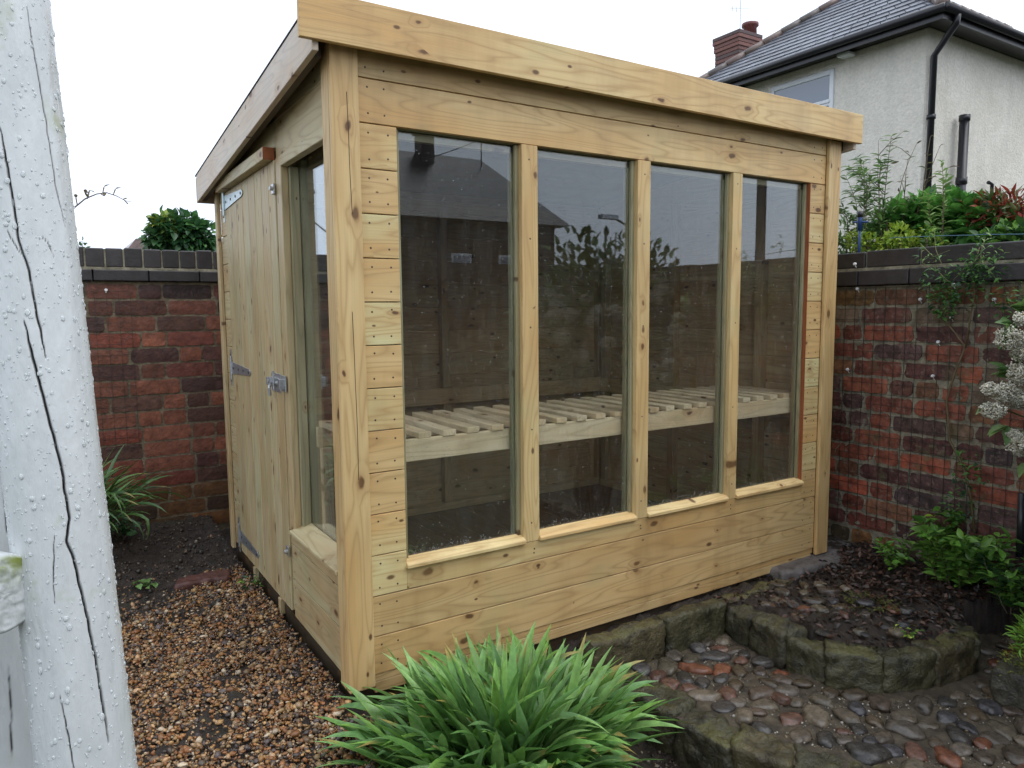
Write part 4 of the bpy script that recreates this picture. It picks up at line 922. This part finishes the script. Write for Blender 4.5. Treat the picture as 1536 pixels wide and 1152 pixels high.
# ------------------------------------------------------------------ neighbour house
hs = empty('house', (9.74, 3.68, 0), label='pale roughcast house with slate hipped roof behind the right garden wall', cat='house')
HX, HY, HE = 9.74, 3.68, 4.98; HX1, HY1 = 18.5, 7.75
mb = MB(); mb.box(HX, HX1, HY, HY1, -.5, HE, (.5,)*3); mb.build('wall', CAST, hs, .03)
def slate_face(mb, p0, p1, p2, p3, rows):
    """p0-p1 eave, p3-p2 ridge; courses stepped like slates"""
    p0, p1, p2, p3 = map(Vector, (p0, p1, p2, p3)); nrm = (p1-p0).cross(p3-p0).normalized()
    if nrm.z < 0: nrm = -nrm
    for r in range(rows):
        t0 = r/rows; t1 = (r+1.25)/rows; a = p0.lerp(p3, t0); b = p1.lerp(p2, t0); c2 = p1.lerp(p2, min(1, t1)); d = p0.lerp(p3, min(1, t1))
        L = (b-a).length; n = max(1, int(L/.28)); sh = .5*(r % 2)
        for k in range(-1, n+1):
            u0 = min(1, max(0, (k+sh)/n)); u1 = min(1, max(0, (k+1+sh)/n))
            if u1-u0 < .01: continue
            e = .006/L; q0 = a.lerp(b, u0+e)+nrm*.022; q1 = a.lerp(b, u1-e)+nrm*.022; q2 = d.lerp(c2, u1-e)+nrm*.002; q3 = d.lerp(c2, u0+e)+nrm*.002; kk = random.uniform(.75, 1.3)
            i0 = len(mb.v); mb.v += [tuple(q) for q in (q0, q1, q2, q3, q0-nrm*.02, q1-nrm*.02)]
            cc = (.15*kk, .16*kk, .185*kk); mb.face([i0, i0+1, i0+2, i0+3], None, cc); mb.face([i0+4, i0+5, i0+1, i0], None, cc)
OV = .38; ex0, ey0, ex1, ey1 = HX-OV, HY-OV, HX1+OV, HY1+OV; ze = HE+.06; half = (ey1-ey0)/2; tp = math.tan(R(36)); rz_ = ze+half*tp; ym = (ey0+ey1)/2
mb = MB(); slate_face(mb, (ex0, ey1, ze), (ex0, ey0, ze), (ex0+half, ym, rz_), (ex0+half, ym, rz_), 15)
slate_face(mb, (ex0, ey0, ze), (ex1, ey0, ze), (ex1-half, ym, rz_), (ex0+half, ym, rz_), 15)
slate_face(mb, (ex1, ey1, ze), (ex0, ey1, ze), (ex0+half, ym, rz_), (ex1-half, ym, rz_), 15)
i0 = len(mb.v); d_ = .01; mb.v += [(ex0, ey0, ze-d_), (ex1, ey0, ze-d_), (ex1, ey1, ze-d_), (ex0, ey1, ze-d_), (ex0+half, ym, rz_-d_), (ex1-half, ym, rz_-d_)]
for q in ((0, 1, 5, 4), (3, 0, 4), (2, 3, 4, 5), (1, 2, 5), (3, 2, 1, 0)): mb.face([i0+k for k in q], None, (.03,)*3)
hroof = mb.build('roof', SLATE, hs)
mb = MB()
for a, b in (((ex0, ey0, ze+.03), (ex0+half, ym, rz_+.03)), ((ex0, ey1, ze+.03), (ex0+half, ym, rz_+.03)), ((ex0+half, ym, rz_+.03), (ex1-half, ym, rz_+.03))):
    a = Vector(a); b = Vector(b); n = int((b-a).length/.32)
    for k in range(n): mb.tube([a.lerp(b, k/n), a.lerp(b, (k+.97)/n)], [.075, .068], 8, random.choice([(.15, .11, .09), (.12, .10, .09), (.17, .12, .1)]))
mb.build('hip_tile', SLATE, hroof, smooth=True)
mb = MB(); mb.box(ex0+.02, HX, ey0+.02, ey1-.02, HE-.02, HE+.02, (.5,)*3); mb.box(HX, ex1, ey0+.02, HY, HE-.02, HE+.02, (.5,)*3); mb.box(ex0, ex0+.02, ey0, ey1, HE-.10, HE+.06, (.5,)*3); mb.box(ex0+.021, ex1, ey0, ey0+.02, HE-.10, HE+.06, (.5,)*3); mb.build('soffit', BLACKPL, hs)
mb = MB(); mb.tube([(ex0-.05, ey0-.05, HE+.02), (ex0-.05, ey1, HE+.02)], .055, 10); mb.tube([(ex0-.05, ey0-.05, HE+.02), (ex1, ey0-.05, HE+.02)], .055, 10); mb.build('gutter', BLACKPL, hs, smooth=True)
mb = MB(); dq = at(1397, 170, 1, HY-.07); dx, dy = dq[0], HY-.07
mb.tube([(ex0+.25, ey0-.05, HE-.02), (ex0+.27, ey0-.03, HE-.12), (dx, dy, HE-.42), (dx, dy, 0)], .045, 10)
for z in (3.75, 2.4, 1.2): mb.tube([(dx, dy, z-.03), (dx, dy, z+.03)], .058, 10)
mb.build('downpipe', BLACKPL, hs, smooth=True)
q = at(1447, 175, 1, HY-.12); q2 = at(1443, 300, 1, HY-.12)
mb = MB(); mb.tube([(q[0], q[1], q[2]-.0), (q[0], q[1], 0)], .065, 12); mb.tube([(q[0], q[1], q[2]-.06), (q[0], q[1], q[2]+.02)], .075, 12); mb.tube([(q[0], q[1], 2.9), (q[0], q[1], 3.0)], .078, 12)
mb.tube([(q[0], q[1], 2.48), (q[0]+2.6, q[1], 2.42)], .06, 10); p3 = at(1487, 300, 1, HY-.1); mb.tube([(p3[0], p3[1], 2.45), (p3[0], p3[1], 2.98), (p3[0]-.12, p3[1], 3.0)], .028, 8); mb.build('soil_pipe', BLACKPL, hs, smooth=True)
# window in the gable side (plane x = HX)
wy0, wy1, wz0, wz1 = 5.10, 6.26, 3.45, 4.80
wn = MB()
for a in ((wy0, wy0+.07, wz0, wz1), (wy1-.07, wy1, wz0, wz1), (wy0+.07, wy1-.07, wz1-.08, wz1), (wy0+.07, wy1-.07, wz0, wz0+.07), (wy0+.07, wy1-.07, 4.26, 4.36)): wn.box(HX-.03, HX+.02, *a, (.5,)*3)
wn.box(HX-.045, HX-.031, wy0+.05, wy1-.05, 4.30, 4.345, (.5,)*3)
wn = wn.build('window', UPVC, hs, .006); mb = MB(); mb.box(HX-.012, HX-.004, wy0+.07, wy1-.07, wz0+.07, 4.26, (.5,)*3); mb.box(HX-.012, HX-.004, wy0+.07, wy1-.07, 4.36, wz1-.08, (.5,)*3); mb.build('glass', HGLASS, wn)
for yy in (4.85, 6.9):
    mb = MB(); mb.box(HX-.20, HX-.01, yy-.10, yy+.10, HE-.10, HE-.05, (.5,)*3); mb.build('bracket', UPVC, hs, .01)
# chimney: brick stack with pots, beyond the house
cq = atd(1106, 62, 15); ch = empty('chimney_stack', (cq[0], cq[1], 0), label='red brick chimney stack with one pot and an aerial behind the slate roof', cat='chimney')
def stack(root, cx, cy, z0, z1, wx, wy, cols, rows=.075):
    mb = MB(); z = z0; r = 0
    while z < z1:
        o = .02 if z1-z < .3 else 0; o += .02 if z1-z < .15 else 0; n = 3
        mb.box(cx-wx/2-o, cx+wx/2+o, cy-wy/2-o, cy+wy/2+o, z+.008, z+rows, random.choice(cols)); mb.box(cx-wx/2-o+.01, cx+wx/2+o-.01, cy-wy/2-o+.01, cy+wy/2+o-.01, z, z+.008, (.10, .08, .07)); z += rows
    mb.build('stack', BRICKM, root, .006)
ztop = at(1106, 50, 0, cq[0])[2]
stack(ch, cq[0], cq[1], 4.2, atd(1106, 60, 15)[2], .62, .62, [(.16, .06, .045), (.10, .045, .035), (.19, .07, .05), (.08, .045, .04)])
zt_ = atd(1106, 60, 15)[2]; pc = atd(1125, 50, 15.1); mb = MB(); mb.tube([(pc[0], pc[1], zt_-.1), (pc[0], pc[1], zt_+.28), (pc[0], pc[1], zt_+.30), (pc[0], pc[1], zt_+.36)], [.15, .13, .17, .17], 12, (.16, .05, .04)); mb.build('pot', BRICKM, ch, smooth=True)
mb = MB(); pa = atd(1110, 45, 15); mb.tube([(pa[0], pa[1], zt_-.1), (pa[0], pa[1], zt_+.85)], .012, 6); mb.tube([atd(1095, 12, 15), atd(1124, 12, 15)], .008, 5); mb.tube([atd(1098, 7, 15), atd(1099, 17, 15)], .008, 5); mb.tube([atd(1104, 10, 15), atd(1105, 18, 15)], .008, 5); mb.build('aerial', ZINC, ch)

# ------------------------------------------------------------------ beyond the back wall
def bwp(px, py, y): return at(px, py, 1, y)
iv = empty('ivy_bush', tuple(bwp(265, 400, 2.8)), label='rounded dark green ivy bush rising above the back wall', cat='bush')
sb = MB()
for px in (245, 265, 285): sb.tube([tuple(bwp(px, 560, 2.8)), tuple(bwp(px, 345, 2.8))], .012, 6, (.08, .06, .04))
sb.build('stem', STEM, iv)
for (px, py, r, n, cs) in ((265, 352, .13, 600, [(.05, .14, .05), (.08, .2, .06), (.03, .09, .035)]), (248, 340, .07, 160, [(.30, .36, .06), (.2, .32, .07)]), (290, 352, .10, 300, [(.06, .17, .06), (.10, .24, .07)]), (242, 360, .08, 200, [(.07, .17, .06)]), (300, 365, .07, 140, [(.05, .13, .05)])):
    c_ = bwp(px, py, 2.8); ell_leaves('leaves', c_, (r*1.2, r, r), n, LF_BROAD, .05, cs, LEAF, iv, .1, .6, noiseamp=.3)
tw = empty('bare_branch', tuple(bwp(112, 311, 2.4)), label='thin arching twig with small buds against the white sky', cat='branch'); sb = MB()
pts = [(60, 345), (112, 311), (128, 298), (145, 291), (160, 289), (175, 294), (188, 301), (198, 303)]; P3 = [tuple(bwp(*p, 2.4)) for p in pts]
sb.tube(P3, [.006, .004, .0035, .003, .0028, .0022, .0016, .001], 6, (.13, .10, .09))
for (x, y, x2, y2) in ((116, 308, 114, 297), (124, 300, 132, 297), (132, 296, 134, 286), (134, 292, 128, 284), (154, 290, 156, 281), (150, 290, 157, 294), (170, 292, 173, 284), (184, 299, 190, 297), (186, 300, 192, 306)):
    sb.tube([tuple(bwp(x, y, 2.4)), tuple(bwp(x2, y2, 2.4))], [.0025, .0035], 5, (.16, .11, .08))
sb.build('stem', STEM, tw); T = np.array([bwp(*p, 2.4) for p in ((114, 297), (134, 286), (128, 284), (156, 281), (173, 284), (132, 297), (157, 294))]); scatter('leaves', LF_OVAL[0], LF_OVAL[1], frames(RNG.normal(size=(7, 3))+np.array([0, 0, 1]))*.035, T, pal(7, [(.2, .16, .08)]), LEAF, tw)
stems_plant('sapling', 'tiny leafy shoot peeping over the back wall beside the white post', tuple(bwp(122, 400, 2.5)), [(tuple(bwp(122, 420, 2.5)), tuple(bwp(124, 358, 2.5))), (tuple(bwp(126, 420, 2.5)), tuple(bwp(128, 366, 2.5)))], LF_OVAL, .03, [(.12, .22, .09)], 12, r=.002, start=.5)
# dull roof far off
fq = bwp(212, 365, 16); rr_ = empty('distant_bungalow', (fq[0], 16, 0), label='low pinkish-brown roof showing far off over the back wall', cat='house'); mb = MB()
mb.prism([(fq[0]-1.1, 16, fq[2]-1.2), (fq[0]+3.5, 16, fq[2]-1.2), (fq[0]+2.6, 16, fq[2]+.1), (fq[0]-.1, 16, fq[2]+.1)], (0, 4, 0), (.20, .14, .13)); mb.build('roof', SLATE, rr_); mb = MB(); mb.box(fq[0]-.8, fq[0]+3.2, 16.2, 19.8, -.5, fq[2]-1.2); mb.build('wall', CAST, rr_)

# bits on the soil at the left
q = at(183, 722, 2, .16); rock('terracotta_shard', (q[0]-.02, q[1], q[2]), .22, .08, .05, R(10), TERRA, None, (.4, .1, .04), .012, 13); tag(bpy.data.objects['terracotta_shard'], 'broken orange terracotta piece lying at the foot of the back wall', 'shard')
stems_plant('creeping_plant', 'small plant with rounded leaves beside the terracotta shard', (-.45, 1.98, .06), fan(-.45, 1.98, .05, .12, .12, 9), LF_BROAD, .05, [(.06, .17, .06), (.10, .24, .09)], 5, whorl=1)
stems_plant('weed', 'flat little weed on the bare soil where the gravel ends', tuple(at(218, 875, 2, 0)), [(tuple(at(218, 878, 2, -.02)), tuple(at(218+14*math.cos(a), 874+5*math.sin(a), 2, .01))) for a in np.linspace(0, 6, 6)], LF_BROAD, .035, [(.14, .26, .07)], 3, r=.0012)
stems_plant('weed', 'little green weed against the shed base under the door', (-.03, 1.12, -.02), fan(-.03, 1.12, -.02, .05, .05, 7), LF_OVAL, .022, DKG+BRG, 5, r=.001)
q = at(305, 868, 2, -.01); rock('half_brick', (q[0], q[1], .0), .22, .10, .05, R(-5), BRICKM, None, (.10, .04, .03), .01, 31); tag(bpy.data.objects['half_brick'], 'dull red brick half buried where soil meets gravel', 'brick')
# leaf litter on the upper bed
def litter():
    n = 2600; T = []
    while len(T) < n:
        x = random.uniform(1.6, 2.6); y = random.uniform(-.72, .0)
        if not inpoly(x, y, UPOLY): continue
        if random.random() > (.25+.75*sstep(1.9, 2.3, x)): continue
        T.append((x, y, gz(x, y)+random.uniform(.0, .018)))
    T = np.array(T); Dd = RNG.normal(size=(n, 3)); Dd[:, 2] *= .25
    o = scatter('leaf_litter', LF_OVAL[0], LF_OVAL[1], frames(Dd, .7)*(.026*RNG.uniform(.5, 1.3, n))[:, None, None], T, pal(n, [(.05, .03, .022), (.035, .024, .018), (.08, .04, .028), (.02, .016, .014), (.11, .06, .04)], .3), LITTER); tag(o, kind='stuff')
litter()
stems_plant('moss_tuft', 'dark green mossy hummock on the upper soil bed', (1.98, -.45, -.02), fan(1.98, -.45, -.03, .12, .035, 60), LF_OVAL, .012, [(.06, .07, .015), (.09, .09, .02), (.12, .12, .02)], 26, r=.001, mat=MOSS)
stems_plant('weed', 'small pale weed just behind the curved upper stones', (1.83, -.66, -.03), fan(1.86, -.66, -.035, .06, .035, 8), LF_OVAL, .018, BRG+YLG, 6, r=.0008)

# ------------------------------------------------------------------ white log posts at the left
def log_post(name, label, p_top, p_bot, r0, r1, cracks, mat, seed, nz=900, na=420):
    """painted round log; cracks = list of pixel polylines projected on its surface"""
    A = Vector(p_bot); B = Vector(p_top); ax = (B-A).normalized(); L = (B-A).length; e1_ = ax.orthogonal().normalized(); e2_ = ax.cross(e1_)
    def surf(px, py):
        d = Vector(ray(px, py)).normalized(); o = Vector(CAM)-A; dp = d-ax*d.dot(ax); op = o-ax*o.dot(ax); rr = (r0+r1)/2
        a = dp.dot(dp); b = 2*dp.dot(op); c_ = op.dot(op)-rr*rr; D2 = b*b-4*a*c_
        t = (-b-math.sqrt(max(0, D2)))/(2*a); P = Vector(CAM)+d*t-A; s = P.dot(ax); v = P-ax*s
        return s, math.atan2(v.dot(e2_), v.dot(e1_))
    cr = []
    for poly, w, dp in cracks: cr.append(([surf(*p) for p in poly], w, dp))
    V = np.zeros(((nz+1)*na, 3)); C = np.zeros(((nz+1)*na, 3)); k = 0
    for i in range(nz+1):
        s = L*i/nz; r = r0+(r1-r0)*i/nz; cc = []
        for path, w, dp in cr:
            for (s0, a0), (s1, a1) in zip(path[:-1], path[1:]):
                lo, hi = min(s0, s1), max(s0, s1)
                if lo <= s <= hi and hi > lo:
                    t = (s-s0)/(s1-s0); tot = abs(path[-1][0]-path[0][0]); ed = min(abs(s-path[0][0]), abs(s-path[-1][0])); cc.append((a0+(a1-a0)*t+.02*noise.noise(Vector((s*60, seed, 0))), w*min(1, .35+ed/.06), dp))
        for j in range(na):
            an = 2*math.pi*j/na
            rr = r*(1+.035*noise.noise(Vector((math.cos(an)*1.2, math.sin(an)*1.2, s*2.2+seed)))+.016*noise.noise(Vector((math.cos(an)*3, math.sin(an)*3, s*4+seed))))+.0006*fbm(math.cos(an)*.06, math.sin(an)*.06, s*.35+seed, 42, 3)
            dark = 0
            for a_, w, dp in cc:
                da = abs((an-a_+math.pi) % (2*math.pi)-math.pi)*r
                if da < w: q = 1-da/w; dark = max(dark, min(1, q*1.8)); rr -= dp*q
            V[k] = tuple(A+ax*s+(e1_*math.cos(an)+e2_*math.sin(an))*rr); C[k, 0] = dark; k += 1
    I = np.arange((nz+1)*na).reshape(nz+1, na); J = np.roll(I, -1, axis=1)
    Fc = np.stack([I[:-1], J[:-1], J[1:], I[1:]], -1).reshape(-1, 4)
    o = np_mesh(name, V, Fc, C, mat); tag(o, label, 'post')
    return o, A, ax, L, e1_, e2_, V.reshape(nz+1, na, 3)
PT = atd(0, -10, .95); PB = atd(131, 1152, .95)
d_ = (PT-PB); PTop = PT+d_*.75; PBot = PB-d_*.75
r_ = .0555
cr = [([(0, 190), (19, 300), (28, 362), (43, 404), (52, 456), (69, 536)], .0016, .006), ([(35, 480), (50, 540), (69, 612), (92, 699), (104, 778), (100, 811), (111, 840), (129, 915), (147, 1004), (164, 1115)], .0019, .008),
      ([(89, 1040), (100, 1095), (113, 1165)], .0011, .003), ([(40, 10), (52, 87), (66, 166), (83, 278), (97, 340)], .0010, .002), ([(82, 800), (80, 860), (82, 905)], .001, .002), ([(10, 345), (25, 372), (34, 384)], .0011, .003), ([(60, 352), (72, 365), (80, 385)], .001, .003)]
wpst, A_, ax_, L_, E1_, E2_, VV = log_post('white_log_post', 'white-painted round log post with a long crack, foremost at the left edge', PTop, PBot, r_, r_*1.0, cr, POSTM, 3)
# raindrops clinging to the post
def drops(VV, parent, n, ctr):
    nz, na = VV.shape[:2]; T = []; Ms = []; k = 0
    while k < n:
        i = random.randrange(1, nz-1); j = random.randrange(na); p = VV[i, j]; du = VV[i+1, j]-VV[i-1, j]; dv = VV[i, (j+1) % na]-VV[i, j-1]; nn = np.cross(dv, du); nn /= np.linalg.norm(nn)
        if np.dot(nn, CAM-p) < -.2*np.linalg.norm(CAM-p): continue
        if not (.25 < p[2] < 1.95): continue
        s = min(.0032, .0008*math.exp(abs(random.gauss(0, .6)))); T.append(p+nn*s*.1); x = np.cross([0, 0, 1.], nn); x /= np.linalg.norm(x); y = np.cross(nn, x); k += 1
        Ms.append(np.stack([x*s, y*s*random.uniform(1, 1.7), nn*s*.42], -1))
    o = scatter('raindrops', ICO2[0], ICO2[1], np.array(Ms), np.array(T), np.ones((n, 3)), DROP, parent); tag(o, kind='stuff')
drops(VV, wpst, 2800, None)
QT = atd(-70, -10, 1.12); QB = atd(12, 1152, 1.12); d_ = QT-QB
cr2 = [([(12, 1000), (16, 1060), (18, 1152)], .0015, .003), ([(5, 700), (8, 760), (12, 800)], .002, .003)]
p2, _, _, _, _, _, V2 = log_post('white_log_post', 'second white-painted log post half hidden behind the foremost cracked one', QT+d_*.7, QB-d_*.7, .066, .066, cr2, POSTM, 9, 420, 160)
bt = MB(); q = atd(27, 785, 1.045); bt.tube([tuple(q+FW*.03), tuple(q-FW*.004)], .007, 8, (.5,)*3); bt.build('bolt_head', ZINC, p2)
# round rail end
c0 = Vector(atd(8, 892, .88)); rd = Vector(FW)*.45+Vector(RT)*-1.0; rd.normalize(); V = []; Fc = []; C = []; na = 64; a1 = rd.orthogonal().normalized(); a2 = rd.cross(a1)
rings = [(0, 0.0)]+[(0, .002*k) for k in range(1, 22)]+[(0, .0435), (.003, .047), (.02, .048), (.25, .049), (.9, .05)]
for s, r in rings:
    for j in range(na):
        an = 6.2832*j/na; rr = r*(1+.03*noise.noise(Vector((math.cos(an), math.sin(an), 3)))); p = c0+rd*(s+.0022*fbm(math.cos(an)*r, math.sin(an)*r, 1, 70, 4))+(a1*math.cos(an)+a2*math.sin(an))*rr
        gg = max(0, min(1, (p.z-c0.z-.002)/.03)) if s == 0 else 0; rr *= 1.0; V.append(tuple(p)); C.append((max(0, fbm(math.cos(an)*r, math.sin(an)*r, 4, 55, 3))*.25, gg*max(0, min(1, .45+1.2*fbm(math.cos(an)*r, math.sin(an)*r, 2, 45, 4))), 0))
for i in range(len(rings)-1):
    for j in range(na): Fc.append((i*na+j, i*na+(j+1) % na, (i+1)*na+(j+1) % na, (i+1)*na+j))
tag(np_mesh('white_log_rail', np.array(V), np.array(Fc)[:, ::-1], np.array(C), POSTM), 'sawn round end of a white-painted log rail with green algae, lower left', 'rail')

# ------------------------------------------------------------------ what stands behind the camera (seen mirrored in the panes)
bh = empty('brick_house', (7, -18, 0), label='dark brick house with a chimney mirrored in the left front panes', cat='house')
mb = MB(); mb.box(1, 13.8, -25, -18, -.5, 3.9, (.035, .025, .022)); mb.build('wall', BRICKM, bh)
mb = MB(); i0 = 0; mb.v = [(.6, -17.6, 3.9), (14.2, -17.6, 3.9), (14.2, -25.4, 3.9), (.6, -25.4, 3.9), (3.2, -21.5, 6.6), (13.0, -21.5, 6.6)]
for q in ((0, 4, 5, 1), (1, 5, 2), (2, 5, 4, 3), (3, 4, 0), (0, 1, 2, 3)): mb.face(list(q), None, (.022, .02, .02))
rf2 = mb.build('roof', SLATE, bh); mb = MB(); mb.box(10.35, 10.85, -21.4, -20.9, 4.8, 7.3, (.04, .03, .028)); mb.box(10.28, 10.92, -21.47, -20.83, 7.12, 7.22, (.04, .03, .028)); mb.tube([(10.6, -21.15, 7.3), (10.6, -21.15, 7.65)], .13, 10, (.1, .05, .04)); mb.build('chimney', BRICKM, rf2)
for x in (9.9, 11.6):
    w_ = MB(); w_.box(x, x+.7, -18, -17.96, 1.7, 2.9, (.5,)*3); w_ = w_.build('window', UPVC, bh); g = MB(); g.box(x+.07, x+.63, -17.95, -17.94, 1.77, 2.83); g.build('pane', HGLASS, w_)
mb = MB(); mb.tube([(12.7, -20.9, 6.0), (12.7, -20.9, 7.5)], .02, 5); mb.tube([(12.4, -20.9, 7.3), (13., -20.9, 7.3)], .015, 5); mb.build('aerial', NAIL, rf2)
bw, _ = brick_wall('brick_wall', 'low dark garden wall mirrored across the lower window panes', 0, -6.0, 1, -6, 14, -.2, 1.75, .085, .25, [(.07, .04, .03), (.05, .03, .025)], BRICKM, MORT, .1, seed=5)
pl = empty('telegraph_pole', (10.96, -7.3, 0), label='tall telegraph pole mirrored in the right-hand front pane', cat='pole'); mb = MB(); mb.tube([(10.96, -7.3, -.5), (10.96, -7.3, 8)], [.1, .08], 10, (.06, .045, .035)); mb.build('shaft', STEM, pl, smooth=True)
for k, (a, b) in enumerate((((10.96, -7.3, 7.8), (9, -18, 5.6)), ((10.96, -7.3, 7.5), (-6, -14, 5.5)))):
    mb = MB(); a = Vector(a); b = Vector(b); mb.tube([tuple(a.lerp(b, t)-Vector((0, 0, 1.1*4*t*(1-t)*.5))) for t in np.linspace(0, 1, 14)], .012, 5, (.02,)*3); tag(mb.build('overhead_wire', BLACKPL), ('overhead wire from the pole to the dark brick house', 'longer overhead wire leaving the pole past the house')[k], 'wire')
lp = empty('street_lamp', (9.0, -17, 0), label='small street lamp mirrored beside the dark house', cat='lamp'); 
lp.location = (13.9, -14.5, 0); mb = MB(); mb.tube([(13.9, -14.5, -.5), (13.9, -14.5, 3.6), (13.4, -14.5, 3.8)], .05, 8); mb.build('column', ZINC, lp); mb = MB(); mb.box(12.9, 13.5, -14.6, -14.4, 3.74, 3.86); mb.build('lamp_head', ZINC, lp)

# ------------------------------------------------------------------ light
w = bpy.data.worlds.new('World'); S.world = w; w.use_nodes = True; nt = w.node_tree; n = N(nt)
sky = nt.nodes.new('ShaderNodeTexSky'); sky.sky_type = 'NISHITA'; sky.sun_disc = False; EL, AZ = R(58), R(150)
sky.sun_elevation = EL; sky.sun_rotation = AZ; sky.air_density = 1.5; sky.dust_density = 6; sky.ozone_density = 1
hs_ = nt.nodes.new('ShaderNodeHueSaturation'); hs_.inputs['Saturation'].default_value = .12; nt.links.new(sky.outputs[0], hs_.inputs['Color'])
cl_ = n.mix(.65, hs_.outputs[0], (13.8, 15.2, 17.6))
bg = nt.nodes['Background']; nt.links.new(cl_, bg.inputs[0]); bg.inputs[1].default_value = .12
sl_ = bpy.data.lights.new('sun', 'SUN'); sl_.energy = .6; sl_.angle = R(40); sl_.color = (1, .96, .9); so = bpy.data.objects.new('sun', sl_); COL.objects.link(so)
dirn = Vector((math.sin(AZ)*math.cos(EL), math.cos(AZ)*math.cos(EL), math.sin(EL))); so.rotation_euler = dirn.to_track_quat('Z', 'Y').to_euler()
S.view_settings.view_transform = 'Standard'; S.view_settings.look = 'None'; S.view_settings.exposure = 0.0; S.view_settings.gamma = 1
S.render.engine = 'CYCLES'; S.cycles.max_bounces = 8; S.cycles.transparent_max_bounces = 16; S.cycles.use_denoising = True
